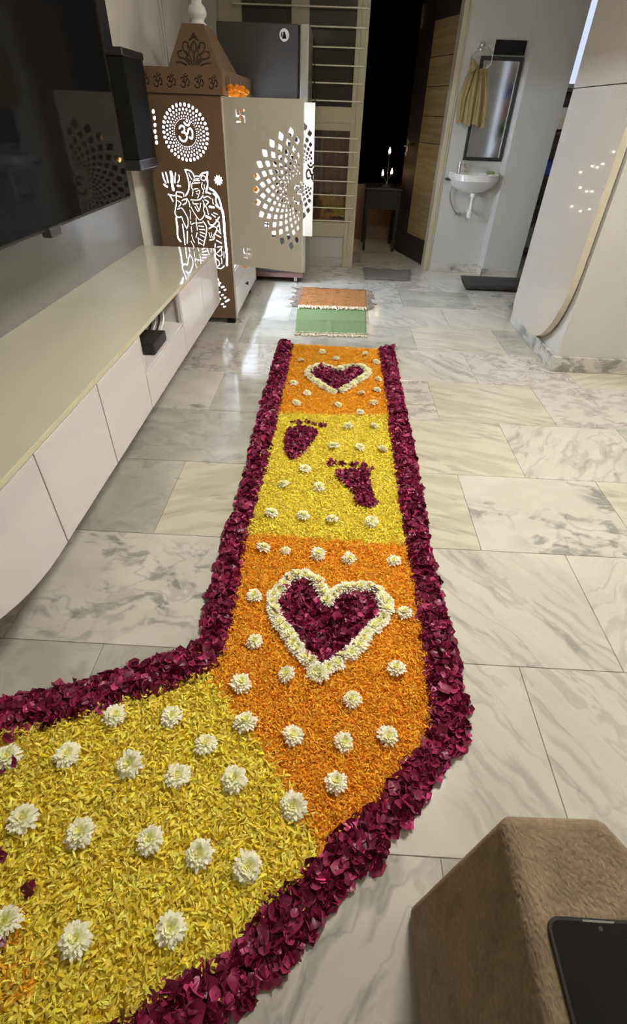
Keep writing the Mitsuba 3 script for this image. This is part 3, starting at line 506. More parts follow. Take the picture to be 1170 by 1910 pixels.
part(t, 'spout', cat_(lathe([(0, 0), (.024, 0), (.024, .01), (.016, .02), (.015, .085), (0, .09)], 18, (1.385, YB - .08, 1.046)), tube(smooth_line([(1.385, YB - .08, 1.12), (1.40, YB - .12, 1.135), (1.42, YB - .17, 1.13), (1.425, YB - .185, 1.10)], 6), .010, 10)), 'chrome', smooth=40)
part(t, 'handle', cat_(lathe([(0, 0), (.017, 0), (.015, .02), (0, .024)], 14, (1.385, YB - .08, 1.136)), tube([(1.385, YB - .08, 1.15), (1.365, YB - .13, 1.17)], .005, 8)), 'chrome', smooth=40)
solo('soap_bar', rbx(1.70, 1.79, YB - .10, YB - .045, 1.047, 1.075, .012), 'soap_green', 'green soap bar on the right rim of the wash basin', 'soap', smooth=40)
mr = thing('mirror', 'tall black-framed mirror on the wall over the wash basin', 'mirror')
a, b, z0, z1, w = 1.415, 1.850, 1.165, 2.030, .032
part(mr, 'frame', cat_(cbx(a, a + w, YB - .026, YB, z0, z1), cbx(b - w, b, YB - .026, YB, z0, z1), cbx(a, b, YB - .026, YB, z0, z0 + w), cbx(a, b, YB - .026, YB, z1 - w, z1)), 'black_plastic')
part(mr, 'glass', bx(a + w - .003, b - w + .003, YB - .012, YB - .004, z0 + w - .003, z1 - w + .003), 'mirror_silver')
solo('wall_plaque', cbx(1.535, 1.845, YB - .018, YB, 2.042, 2.152, .003), 'black_matte', 'plain black board on the wall right above the mirror', 'board')
tr = thing('towel_ring', 'chrome towel ring on the wall left of the mirror', 'towel ring')
part(tr, 'mount', onto(lathe([(0, 0), (.036, 0), (.034, .012), (.02, .02), (.016, .05), (.022, .055), (.02, .065), (0, .068)], 20), (1.405, YB, 2.10), (1, 0, 0), (0, 0, 1), (0, -1, 0)), 'chrome', smooth=40)
g = np.linspace(0, 2 * math.pi, 33)[:-1]
part(tr, 'ring', tube(np.c_[1.415 + .105 * np.sin(g), YB - .055 + 0 * g, 2.00 + .095 * np.cos(g)], .006, 8, closed=True), 'chrome', smooth=True)
nu, nv = 61, 22; V = []
for j in range(nv):
    q = j / (nv - 1); z = 1.93 - (.455 + .0 * q) * q
    for i in range(nu):
        s = i / (nu - 1) * 2 - 1; hw = .075 + .085 * min(1, q * 1.8) ** .8
        x = 1.40 + .02 * q + hw * s + .01 * math.sin(9 * s + q * 3); fold = math.sin(s * 11 + 1.3 * math.sin(q * 2.3)) * (.014 + .012 * q) + .012 * math.sin(s * 23 + q)
        V.append((x, YB - .062 - .022 * (1 - s * s) + fold * .8, z - .018 * s * q + (.012 * math.sin(s * 7) if q > .97 else 0)))
V = np.array(V); F = np.array([(j * nu + i, j * nu + i + 1, (j + 1) * nu + i + 1, (j + 1) * nu + i) for j in range(nv - 1) for i in range(nu - 1)])
neck = tube(smooth_line([(1.325, YB - .06, 2.0), (1.335, YB - .065, 1.955), (1.365, YB - .07, 1.915)], 5), np.linspace(.016, .05, 11), 10)
solo('hand_towel', cat_(trimesh.Trimesh(V, np.vstack([F[:, [0, 1, 2]], F[:, [0, 2, 3]]]), process=False), neck), 'towel_olive', 'olive yellow hand towel hanging in folds from the chrome ring', 'towel', smooth=True)

# ---------------------------------------------------------------- mats on the floor
def quad_mat(c, nu, nv, z, hfun):
    c = np.array(c, float); V = []
    for k_ in (0, 1):
        for j in range(nv):
            for i in range(nu):
                u, v = i / (nu - 1), j / (nv - 1); p = (1 - v) * ((1 - u) * c[0] + u * c[1]) + v * ((1 - u) * c[3] + u * c[2])
                V.append((p[0], p[1], (z + hfun(u, v)) * (1 - k_) + .0008 * k_ + (hfun(u, v) * .6 if k_ else 0)))
    n_ = nu * nv; F = []
    for j in range(nv - 1):
        for i in range(nu - 1):
            a = j * nu + i; q = (a, a + 1, a + nu + 1, a + nu); F += [(q[0], q[1], q[2]), (q[0], q[2], q[3])]; q = [x + n_ for x in q]; F += [(q[0], q[2], q[1]), (q[0], q[3], q[2])]
    bd = [i for i in range(nu)] + [j * nu + nu - 1 for j in range(1, nv)] + [(nv - 1) * nu + i for i in range(nu - 2, -1, -1)] + [j * nu for j in range(nv - 2, 0, -1)]
    for a, b in zip(bd, bd[1:] + bd[:1]): F += [(a, a + n_, b + n_), (a, b + n_, b)]
    m = trimesh.Trimesh(V, F, process=False); m.fix_normals(); return m
def fringe(p0, p1, n, ln, d, r, rng, z=.004):
    ms = []
    for i in range(n):
        t_ = (i + rng.uniform(.1, .9)) / n; p = np.array(p0) * (1 - t_) + np.array(p1) * t_; l = ln * rng.uniform(.5, 1.2); e = np.array(d) + rng.normal(0, .35, 2)
        ms.append(tube([(p[0], p[1], z), (p[0] + e[0] * l * .5, p[1] + e[1] * l * .5, z + rng.uniform(0, .008)), (p[0] + e[0] * l, p[1] + e[1] * l, z * .7 + .0015)], r, 4))
    return cat_(*ms)
rng = np.random.default_rng(5)
G4 = [(-.300, 4.535), (.338, 4.56), (.367, 5.40), (-.335, 5.38)]
gr = thing('green_rug', 'green woven rug with crossed fold creases lying below the orange rug', 'rug')
part(gr, 'weave', quad_mat(G4, 50, 50, .006, lambda u, v: .011 * math.exp(-((u - .50) / .030) ** 2) * (v < .45) + .012 * math.exp(-((v - .42 - .03 * u) / .040) ** 2) * (abs(u - .5) > .08) + .010 * max(0, math.sin(u * 7 + 1)) * math.exp(-v / .05)), 'rug_green', smooth=True)
part(gr, 'fringe', cat_(fringe(G4[0], G4[1], 120, .04, (0, -1), .005, rng, .007), fringe((-.3, 4.545), (.338, 4.57), 80, .02, (0, .4), .005, rng, .013)), 'fringe_cream', label='cream fringe', kind='stuff')
O4 = [(-.325, 5.285), (.372, 5.315), (.392, 5.99), (-.318, 6.0)]
orr = thing('orange_rug', 'orange brown woven rug with cream fringe overlapping the green rug', 'rug')
part(orr, 'weave', quad_mat(O4, 60, 40, .014, lambda u, v: .003 * math.sin(u * 40) * .5 + .012 * math.exp(-((u - .75) / .03) ** 2 - (v / .06) ** 2)), 'rug_orange', smooth=True)
part(orr, 'fringe', cat_(fringe(O4[0], O4[1], 130, .045, (0, -1), .006, rng, .019), fringe(O4[0], O4[1], 60, .03, (0, .8), .005, rng, .020)), 'fringe_cream', label='cream fringe', kind='stuff')
part(orr, 'tassels', cat_(fringe(O4[1], O4[2], 44, .06, (1, 0), .006, rng, .010), fringe(O4[0], O4[3], 44, .06, (-1, 0), .006, rng, .010)), 'fringe_grey', label='grey brown side tassels', kind='stuff')
D4 = [(.40, 6.49), (.93, 6.49), (1.0, 6.99), (.392, 7.03)]
dm = thing('door_mat', 'crumpled grey mat in front of the dark doorway', 'mat')
part(dm, 'weave', quad_mat(D4, 50, 40, .010, lambda u, v: .010 * (1 + math.sin(v * 22 + 3 * u)) * .5 + .006 * math.sin(u * 15) * v), 'rug_grey', smooth=True)
part(dm, 'fringe', fringe(D4[0], D4[1], 60, .03, (0, -1), .004, rng), 'fringe_grey', kind='stuff')
# rolled black mat: a spiral sheet
g = np.linspace(0, 2 * math.pi * 2.6, 90); sp = np.c_[(.024 + .0062 * g) * np.cos(g), (.024 + .0062 * g) * np.sin(g) * .60]
zmin = sp[:, 1].min() - .004
rl = extr(LineString(np.vstack([sp, sp[-1] + [(.05, -.01), (.12, -.016)]])).buffer(.004, quad_segs=2, cap_style='flat'), .82)
zmin = rl.vertices[:, 1].min()
rl = onto(rl, (1.535, 6.27, -zmin + .001), (0, -1, 0), (0, 0, 1), (1, 0, 0)); v = rl.vertices; v[:, 0] -= 0.55 * (v[:, 2] - .05) * (v[:, 0] < 1.7) ; rl.vertices = v; rl.fix_normals()
solo('rolled_mat', rl, 'mat_black', 'loosely rolled black mat on the floor in front of the pier', 'mat', smooth=40)

# ---------------------------------------------------------------- television, speaker, wall cabinet
tv = thing('television', 'large black television held out from the grey wall panel above the white cabinet', 'television')
ty0, ty1, tz0, tz1 = 1.40, 3.30, 1.145, 2.22
part(tv, 'housing', cbx(-1.165, -1.122, ty0, ty1, tz0, tz1, .004), 'black_plastic')
part(tv, 'back', cbx(-1.20, -1.165, ty0 + .25, ty1 - .25, tz0 + .15, tz1 - .25, .01), 'black_plastic')
part(tv, 'mount', cat_(cbx(-1.554, -1.54, 2.2, 2.5, 1.5, 1.8), cbx(-1.54, -1.20, 2.3, 2.4, 1.6, 1.7), cbx(-1.21, -1.19, 2.2, 2.5, 1.5, 1.8)), 'black_matte', label='wall mount arm')
part(tv, 'screen', cbx(-1.122, -1.119, ty0 + .008, ty1 - .008, tz0 + .012, tz1 - .008, .001), 'screen_gloss')
part(tv, 'sensor', rbx(-1.145, -1.105, 2.305, 2.395, tz0 - .022, tz0 + .012, .006), 'dark_plastic', smooth=40, label='small sensor block under the lower edge')
sp_ = thing('wall_speaker', 'black boxy speaker on the wall between the television and the shrine', 'speaker')
part(sp_, 'cabinet', cbx(-1.554, -1.368, 4.26, 4.655, 1.245, 1.775, .004), 'black_matte')
part(sp_, 'base', cbx(-1.554, -1.358, 4.245, 4.665, 1.185, 1.245, .006), 'black_plastic')
part(sp_, 'cap', cbx(-1.554, -1.358, 4.245, 4.665, 1.775, 1.815, .006), 'black_plastic')
part(sp_, 'grille', cbx(-1.368, -1.364, 4.262, 4.653, 1.247, 1.773, .001), 'black_matte')
part(sp_, 'back_board', cbx(-1.554, -1.535, 4.21, 4.60, 1.815, 2.75, .003), 'black_plastic', label='black board above the speaker box')
cb = thing('television_cabinet', 'long floating white gloss cabinet with cream top along the left wall', 'cabinet')
CX, CZ0, CZ1 = -.945, .25, .667
def cabinet_end(y0, y1, top):
    t_ = np.linspace(0, 1, 14); Y = y0 + (1.40 - y0) * (1 - (1 - t_) ** 1.0); cur = []
    for a in np.linspace(0, math.pi / 2, 16): cur.append((1.42 - .66 * math.sin(a) ** 1.0, CZ0 + .415 * (1 - math.cos(a)) ** .92))
    return Polygon([(y1, CZ0)] + cur + [(y0, top), (y1, top)]).buffer(0)
part(cb, 'top', cbx(-1.554, CX, .75, 4.515, .645, CZ1, .0015), 'cream_gloss', label='glossy cream top')
body = [yzplate(cabinet_end(.76, 2.57, .644).intersection(sbox(.7, .27, 2.57, .644)), -1.55, CX - .024), bx(-1.55, CX - .024, 3.362, 4.50, .26, .644), bx(-1.55, CX - .004, 2.57, 3.362, .446, .458), bx(-1.55, CX - .024, 2.57, 3.362, .26, .435),
        bx(-1.40, -1.38, 2.57, 3.362, .458, .644), bx(CX - .024, CX - .002, 2.578, 2.59, .446, .644), bx(CX - .024, CX - .002, 3.346, 3.358, .446, .644)]
part(cb, 'carcass', cat_(*body), 'white_gloss')
g_ = .0032
part(cb, 'door', yzplate(cabinet_end(.76, 1.492 - g_, .6415), CX - .02, CX), 'white_gloss', label='end door with a rounded lower corner')
for a, b, z0 in ((1.492, 2.030, CZ0), (2.030, 2.574, CZ0), (3.362, 3.935, CZ0), (3.935, 4.512, CZ0)):
    part(cb, 'door', cbx(CX - .02, CX, a + g_, b - g_, z0, .6415, .0015), 'white_gloss')
part(cb, 'drawer', cbx(CX - .02, CX, 2.574 + g_, 3.362 - g_, CZ0, .442, .0015), 'white_gloss', label='low drawer under the open niche')
stb = thing('set_top_box', 'black set-top box in the open niche of the white cabinet', 'set-top box')
part(stb, 'case', rbx(-1.105, -.958, 2.80, 3.03, .462, .522, .008), 'black_plastic', smooth=40)
for x in (-1.09, -1.0):
    for y in (2.83, 2.98): part(stb, 'foot', bx(x, x + .02, y, y + .02, .458, .463), 'black_matte')
for i in range(5):
    q = .022 * i
    c = smooth_line([(-1.085 + q, 3.028, .500), (-1.085 + q, 3.07, .515), (-1.095 + q, 3.125 + q * .6, .555), (-1.15 + q, 3.13 + q, .60 + .1 * q), (-1.26, 3.08 + q, .622), (-1.376, 3.0 + 1.4 * q, .628)], 7)
    dark = i % 2
    solo('black_cable' if dark else 'white_cable', tube(c, .006, 6), 'black_plastic' if dark else 'white_plastic', '%s cable looping up behind the set-top box, %s' % (('black', ('nearer the back wall', 'nearer the front')[i // 2]) if dark else ('white', ('innermost of three', 'middle of three', 'nearest the front of three')[i // 2])), 'cable', 'cables behind the set-top box', smooth=True)

# ---------------------------------------------------------------- gloss panel on the column
wp = thing('gloss_panel', 'tall white gloss panel with rounded lower corner mounted on the column', 'wall panel')
a = np.linspace(0, math.pi / 2, 22); near = [(4.52 - .53 * math.sin(t_) ** .8, .124 + .62 * (1 - math.cos(t_)) ** 1.0) for t_ in a]; near = [p for p in near]
far = [(4.93 + .12 * math.sin(t_), .124 + .10 * (1 - math.cos(t_))) for t_ in np.linspace(0, math.pi / 2, 8)]
low = Polygon(far + [(5.05, 1.728), (3.985, 1.728)] + near[::-1]).buffer(0); upp = sbox(3.985, 1.733, 5.05, 2.62)
for nm, pg in (('lower_leaf', low), ('upper_leaf', upp)):
    q = part(wp, nm, yzplate(pg, 1.736, 1.778), 'panel_edge', label='leaf with a cream edge')
    part(q, 'face', yzplate(pg.buffer(-.001), 1.730, 1.736), 'panel_gloss', label='white gloss face')

part(wp, 'batten', bx(1.778, 1.7995, 4.35, 4.85, .4, 2.4), 'panel_edge')
# ---------------------------------------------------------------- alcove beyond the pier
w2 = 'window_2'; labels[w2] = {'kind': 'structure'}; _count[w2] = 1
part(w2, 'frame', cat_(bx(2.32, 3.4, 8.36, 8.42, 1.86, 1.90), bx(2.32, 2.36, 8.36, 8.42, 1.9, 2.8), bx(3.36, 3.4, 8.36, 8.42, 1.9, 2.8)), 'white_plastic')
part(w2, 'pane', bx(2.36, 3.36, 8.38, 8.385, 1.90, 2.8), 'white_plastic', emitter=glow(.55, .66, .95))
cp = thing('cupboard', 'dark cupboard glimpsed in the gap beside the gloss panel', 'cupboard')
part(cp, 'carcass', cat_(bx(2.35, 3.4, 8.32, 8.36, 0, 1.84), bx(2.35, 2.39, 7.95, 8.32, 0, 1.84), bx(3.36, 3.4, 7.95, 8.32, 0, 1.84), *[bx(2.39, 3.36, 7.95, 8.32, z, z + .03) for z in (.1, .62, .95, 1.40, 1.81)]), 'dark_plastic')
mat('blue_plastic', (.03, .07, .42), .35, .5)
k = solo('storage_tub', cbx(2.5, 3.1, 8.0, 8.28, .98, 1.14, .01), 'blue_plastic', 'blue plastic tub on a shelf of the dark cupboard', 'tub')
solo('steel_canister', cbx(2.6, 3.0, 8.02, 8.26, 1.43, 1.70, .03), 'steel', 'pale metal canister on the top shelf of the dark cupboard', 'canister')
solo('grey_carton', cbx(2.55, 3.05, 8.02, 8.26, .13, .40, .01), 'grey_laminate', 'grey carton on the lowest shelf of the dark cupboard', 'carton')
# small rack on the back of the column, seen in the mirror
rk = thing('display_rack', 'narrow lit rack of colourful packets reflected in the basin mirror', 'rack')
part(rk, 'back', bx(2.17, 2.34, 5.15, 5.165, .5, 2.2), 'white_plastic')
part(rk, 'light_strip', bx(2.145, 2.165, 5.15, 5.18, .5, 2.2), 'white_plastic', emitter=glow(.42, .50, .68))
cols = [(.3, .02, .03), (.04, .05, .2), (.25, .1, .25), (.6, .6, .65), (.05, .12, .05), (.4, .2, .2), (.1, .1, .3), (.5, .4, .4)]
for i, c in enumerate(cols): mat('packet_%d' % i, c, .3, .5)
for i in range(8):
    part(rk, 'shelf', bx(2.17, 2.34, 5.165, 5.26, .55 + .2 * i, .556 + .2 * i), 'white_plastic')
    solo('packet', cbx(2.185, 2.30, 5.17, 5.25, .557 + .2 * i, .557 + .2 * i + .13, .006), 'packet_%d' % i, '%s packet on shelf %s of the narrow rack seen in the mirror' % (['red', 'navy', 'purple', 'silver', 'green', 'rose', 'blue', 'pink'][i], ['one, lowest', 'two', 'three', 'four', 'five', 'six', 'seven', 'eight, topmost'][i]), 'packet')

# ---------------------------------------------------------------- sofa arm and phone
s = trimesh.creation.icosphere(subdivisions=3, radius=1).vertices
c = [(x, y, z, r) for x, y, z, r in [(.305, -.6, .03, .022), (.305, .478, .03, .022), (.49, -.6, .03, .022), (.49, .478, .03, .022), (.338, -.6, .684, .022), (.338, .456, .684, .022), (.472, -.6, .684, .022), (.468, .459, .684, .022), (.487, .43, .684, .022), (.487, -.6, .684, .022)]]
arm = trimesh.Trimesh(np.vstack([s * r + np.array([x, y, z]) for x, y, z, r in c])).convex_hull
so = thing('sofa', 'brown plush sofa arm in the lower right corner with a phone on it', 'sofa')
part(so, 'arm', arm, 'plush_brown', smooth=50)
part(so, 'seat', rbx(.512, 1.25, -.6, .36, .06, .42, .03), 'plush_brown', smooth=50)
ph = thing('phone', 'black phone lying face up on the brown sofa arm', 'phone')
pz = .7068
def rrect(x0, x1, y0, y1, r): return sbox(x0 + r, y0 + r, x1 - r, y1 - r).buffer(r, quad_segs=6)
b0 = rrect(.344, .482, .085, .350, .016)
body = onto(extr(b0, .0075), (0, 0, pz), (1, 0, 0), (0, 1, 0), (0, 0, 1))
part(ph, 'case', body, 'black_plastic', smooth=40)
part(ph, 'screen', onto(extr(b0.buffer(-.004), .0008), (0, 0, pz + .0075), (1, 0, 0), (0, 1, 0), (0, 0, 1)), 'black_gloss')
part(ph, 'speaker_slit', onto(extr(LineString([(.393, .3465), (.433, .3465)]).buffer(.0012), .0006), (0, 0, pz + .0081), (1, 0, 0), (0, 1, 0), (0, 0, 1)), 'grey_laminate', label='grey speaker slit')
part(ph, 'camera_lens', lathe([(0, 0), (.0028, 0), (.0028, .0006), (0, .0007)], 16, (.413, .339, pz + .0083)), 'dark_plastic')

# ---------------------------------------------------------------- lobby: table, oil lamp, fairy lights
tb = thing('dark_table', 'small dark table in the lobby behind the open door', 'table')
part(tb, 'top', rbx(.40, .90, 8.06, 8.72, .735, .77, .012), 'black_plastic', smooth=40)
part(tb, 'apron', bx(.43, .87, 8.09, 8.105, .52, .735), 'set_dark')
for x in (.42, .84):
    for y in (8.09, 8.66): part(tb, 'leg', trimesh.Trimesh([(x + a * d, y + b * d, z) for a in (0, 1) for b in (0, 1) for z, d in ((0, .035), (.735, .045))]).convex_hull, 'set_dark')
ol = thing('oil_lamp', 'thin three-armed oil lamp with burning flames on the dark table', 'oil lamp')
FL = [(.685, 8.26, 1.15), (.622, 8.26, .905), (.742, 8.26, .925)]
part(ol, 'stand', cat_(lathe([(0, 0), (.06, 0), (.05, .015), (.012, .03), (.01, .06), (0, .06)], 16, (.69, 8.26, .77)), *[tube([(.69, 8.26, .80), (.69 + (x - .69) * .6, y, .83 + (z - .83) * .5), (x, y, z - .03)], .004, 6) for x, y, z in FL]), 'steel', smooth=40)
for x, y, z in FL:
    part(ol, 'cup', lathe([(0, -.035), (.018, -.03), (.024, -.012), (.020, -.012), (0, -.02)], 14, (x, y, z)), 'steel')
    part(ol, 'flame', lathe([(0, -.018), (.014, -.004), (.017, .012), (.010, .036), (0, .058)], 12, (x, y, z)), 'white_plastic', label='flame', emitter=glow(22, 13, 5))
sl = thing('fairy_lights', 'fairy lights in the lobby whose reflections sparkle on the gloss panel', 'string lights')
bl = [(-.031, 1.073), (-.108, 1.064), (-.166, 1.102), (.036, .825), (-.07, .784), (-.143, .787), (.073, .599), (-.07, .544), (-.188, .575), (-.254, 1.24), (.10, 1.0)]
part(sl, 'wire', tube([(x, 8.52, z) for x, z in bl], .002, 5), 'black_matte')
part(sl, 'bulbs', cat_(*[trimesh.creation.icosphere(subdivisions=1, radius=.011).apply_translation((x, 8.5, z)) for x, z in bl]), 'white_plastic', kind='stuff', emitter=glow(60, 45, 25))
# ---------------------------------------------------------------- flower carpet
def scatter(poly, n, rng):
    x0, y0, x1, y1 = poly.bounds; out = np.zeros((0, 2))
    while len(out) < n:
        p = rng.uniform((x0, y0), (x1, y1), (n * 2, 2)); out = np.vstack([out, p[shapely.contains_xy(poly, p[:, 0], p[:, 1])]])
    return out[:n]
def place(local, faces, P, yaw, pitch, roll, size, col, shade=None):
    """copies of one small sheet: local (k, 3) vertices, turned by roll, pitch, yaw, scaled and set down at P"""
    n, k = len(P), local.shape[-2]
    L = local[None] * size[:, None, :] if local.ndim == 2 else local * size[:, None, :]
    x, y, z = L[..., 0], L[..., 1], L[..., 2]
    c, s = np.cos(roll)[:, None], np.sin(roll)[:, None]; y, z = y * c - z * s, y * s + z * c
    c, s = np.cos(pitch)[:, None], np.sin(pitch)[:, None]; x, z = x * c - z * s, x * s + z * c
    c, s = np.cos(yaw)[:, None], np.sin(yaw)[:, None]; x, y = x * c - y * s, x * s + y * c
    V = np.stack([x, y, z], -1); lo = V[..., 2].min(1)
    V += P[:, None, :]; V[..., 2] += np.maximum(0, .0006 - (lo + P[:, 2]))[:, None]
    F = (np.asarray(faces)[None] + (np.arange(n) * k)[:, None, None]).reshape(-1, 3)
    C = np.repeat(col[:, None, :], k, 1)
    if shade is not None: C = C * shade[None, :, None]
    return V.reshape(-1, 3), F, np.clip(C.reshape(-1, 3), 0, 1)
RAY = np.array([(0, -.12, 0), (0, .12, 0), (.4, -.5, .10), (.4, .5, .10), (.78, -.42, .10), (.78, .42, .10), (1, 0, .0)])
RAYF = [(0, 2, 3), (0, 3, 1), (2, 4, 5), (2, 5, 3), (4, 6, 5)]
def tones(base, spread, n, rng):
    base = np.array(base); pick = rng.random((n, 1)); c = base[0] * (1 - pick) + base[1] * pick
    return np.clip(c * rng.lognormal(0, spread, (n, 1)), 0, 1)
def ray_bed(name, poly, n, length, width, base, height, rng, label, cat, group=None):
    k_ = max(6, n // 700); xy = np.vstack([scatter(poly, n - k_, rng), scatter(poly.buffer(.06), k_, rng)])   # a few petals stray past the edge
    P = np.c_[xy, height * rng.random(n) ** .8]; P[-k_:, 2] = np.where(shapely.contains_xy(bed, xy[-k_:, 0], xy[-k_:, 1]), height, .030)
    ln = length * rng.lognormal(0, .22, n); wd = width * rng.lognormal(0, .2, n)
    sz = np.c_[ln, wd, ln * rng.normal(.6, 1.2, n)]
    V, F, C = place(RAY, RAYF, P, rng.uniform(0, 2 * math.pi, n), rng.normal(.10, .38, n), rng.normal(0, .75, n), sz, tones(base, .20, n, rng) * np.where(rng.random((n, 1)) < .06, .65, 1.0))
    b = [g for g in getattr(poly.buffer(-.012), 'geoms', [poly.buffer(-.012)])]
    um = cat_(*[trimesh.creation.extrude_polygon(g, .0035, engine='earcut') for g in b]); c0 = np.tile(np.array(base[1]) * .8, (len(um.vertices), 1))
    F2 = um.faces + len(V)
    return solo(name, (np.vstack([V, um.vertices]), np.vstack([F, F2])), 'thin_petal', label, cat, group, 'stuff', True, color=np.vstack([C, c0]))
g3 = np.array([(a, b) for a in (-1, 0, 1) for b in (-1, 0, 1)], float)
def rose_fill(poly, n, size, height, rng, centre=None, half=None):
    xy = scatter(poly, n, rng)
    if centre is not None:
        d = shapely.distance(shapely.points(xy), centre); h = height * np.clip(1 - (d / half) ** 2, .12, 1)
    else: h = np.full(n, height)
    P = np.c_[xy, h * rng.random(n) ** .6]
    w = .82 - .18 * np.abs(g3[:, 0]); Lc = np.c_[g3[:, 0] * .5, g3[:, 1] * .5 * np.where(np.abs(g3[:, 0]) > .5, .72, 1.0), 0 * g3[:, 0]]
    cup = rng.normal(.30, .22, n); curl = rng.normal(0, .14, n)
    L3 = np.repeat(Lc[None], n, 0); L3[..., 2] = cup[:, None] * (L3[..., 1] ** 2) * 2.2 + curl[:, None] * (L3[..., 0] ** 2) * 3 + .35 * rng.normal(0, .18, (n, 9)) 
    q = [(0, 3, 4, 1), (1, 4, 5, 2), (3, 6, 7, 4), (4, 7, 8, 5)]; Fq = [f for a, b, c, d in q for f in ((a, b, c), (a, c, d))]
    s = size * rng.lognormal(0, .18, n); sz = np.c_[s * 1.05, s * .95, s]
    col = tones(((.125, .006, .032), (.27, .020, .075)), .28, n, rng)
    pale = rng.random(n) < .12; col[pale] = np.clip(col[pale] * 1.5 + np.array([.16, .03, .09]), 0, 1)
    return place(L3, Fq, P, rng.uniform(0, 2 * math.pi, n), rng.normal(0, .62, n), rng.normal(0, .62, n), sz, col)
def join(*parts):
    V, F, C, o = [], [], [], 0
    for v, f, c in parts: V.append(v); F.append(f + o); C.append(c); o += len(v)
    return (np.vstack(V), np.vstack(F)), np.vstack(C)
rng = np.random.default_rng(11)
LO_, LI_, RO_, RI_ = map(np.array, (LO, LI, RO, RI))
ext = lambda P, a, b: np.vstack([P, P[-1] + (P[-1] - P[a]) / np.linalg.norm(P[-1] - P[a]) * b])
LO_, LI_, RO_, RI_ = ext(LO_, -4, .25), ext(LI_, -4, .3), ext(RO_, -4, .25), ext(RI_, -4, .25)
left_poly = Polygon(np.vstack([LO_, LI_[::-1]])).buffer(0); right_poly = Polygon(np.vstack([RO_, RI_[::-1]])).buffer(0)
bed = Polygon(np.vstack([LI_, RI_[::-1]])).buffer(.008)
def wob(P, amp, seed):
    p = smooth_line(P, 8); r = np.random.default_rng(seed); return p + r.normal(0, amp, p.shape)
b1, b2, b3 = (wob(b, .006, i) for i, b in enumerate((B1, B2, B3)))
e1, e2 = (np.vstack([b[:1] - [[.3, 0]], b, b[-1:] + [[.3, 0]]]) for b in (b1, b2))
e3 = np.vstack([b3[:1] + [[-.08, .12]], b3, b3[-1:] + [[.15, -.22]]])
far_or = bed.intersection(Polygon(np.vstack([e1, [(1, 4.6), (-1, 4.6)]])))
far_ye = bed.intersection(Polygon(np.vstack([e1, e2[::-1]])))
rest = bed.intersection(Polygon(np.vstack([e2, [(1, 0), (1, -1), (-2, -1), (-2, 1.3)]])))
near_ye = rest.intersection(Polygon(np.vstack([e3, [(.2, -.6), (-2.0, -.6), (-2.0, 1.35)]]).tolist()).buffer(0)); near_or = rest.difference(near_ye)
def big(p): return max(getattr(p, 'geoms', [p]), key=lambda g: g.area)
far_or, far_ye, near_ye, near_or = map(big, (far_or, far_ye, near_ye, near_or))
HH1, HH2 = (Polygon(smooth_line(h, 3, True)).buffer(0) for h in (H1, H2))
SO1, SO2 = (Polygon(smooth_line(s_, 4, True)).buffer(0) for s_ in (S1, S2))
TO1 = [Point(p).buffer(r, quad_segs=3) for p, r in zip(T1, (.012, .020, .019, .020, .026))]; TO2 = [Point(p).buffer(r, quad_segs=3) for p, r in zip(T2, (.026, .023, .021, .020, .013))]
foot1, foot2 = unary_union([SO1.buffer(-.012)] + TO1), unary_union([SO2.buffer(-.012)] + TO2)
YEL, ORA = ((.99, .88, .20), (.92, .70, .045)), ((.99, .56, .075), (.93, .36, .02))
# a little of each colour strays over the seam
ray_bed('yellow_petal_bed', near_ye.buffer(.006), 34000, .0215, .0062, YEL, .016, rng, 'bed of loose yellow marigold petals filling the near left corner of the carpet', 'petals')
ray_bed('orange_petal_bed', near_or.difference(HH2.buffer(-.02)).buffer(.006), 62000, .0165, .0042, ORA, .015, rng, 'bed of orange marigold petals around the large heart', 'petals')
ray_bed('yellow_petal_bed', far_ye.difference(unary_union([SO1, SO2]).buffer(-.012)).buffer(.005), 46000, .0165, .0048, ((.99, .87, .18), (.92, .71, .045)), .014, rng, 'bed of yellow marigold petals around the two footprints', 'petals')
ray_bed('orange_petal_bed', far_or.difference(HH1.buffer(-.02)).buffer(.005), 42000, .0165, .0045, ((.99, .57, .075), (.93, .39, .02)), .014, rng, 'bed of orange marigold petals around the small heart at the far end', 'petals')
stray = [Point(p).buffer(.05) for p in ((-.95, .80), (-.93, .62), (-.70, .40), (-.62, .32))]
k = ray_bed('orange_petals', unary_union(stray).intersection(near_ye), 700, .018, .005, ORA, .020, rng, 'orange petals strayed onto the near yellow bed at its left edge', 'petals')
def mid(A, Bq): return LineString([(np.array(p) + q) / 2 for p, q in zip(A, [Bq[np.argmin(((Bq - p) ** 2).sum(1))] for p in A])])
for nm, poly, A, Bq, n, lab in (('rose_petal_border', left_poly, smooth_line(LO_, 6), smooth_line(LI_, 12), 4300, 'left border of heaped dark maroon rose petals bending away to the left'),
                               ('rose_petal_border', right_poly, smooth_line(RO_, 6), smooth_line(RI_, 12), 5600, 'right border of heaped dark maroon rose petals curving round the near corner')):
    rough = unary_union([poly.buffer(.004)] + [Point(p).buffer(rng.uniform(.008, .018)) for p in A[rng.random(len(A)) < .5]])
    c = mid(A, Bq); v, f, col = rose_fill(rough, n, .028, .036, rng, c, .066)
    v2, f2, c2 = rose_fill(rough.buffer(-.01), n // 2, .028, .014, rng)
    m, col = join((v, f, col), (v2, f2, c2)); solo(nm, m, 'rose', lab, 'petals', None, 'stuff', True, color=col)
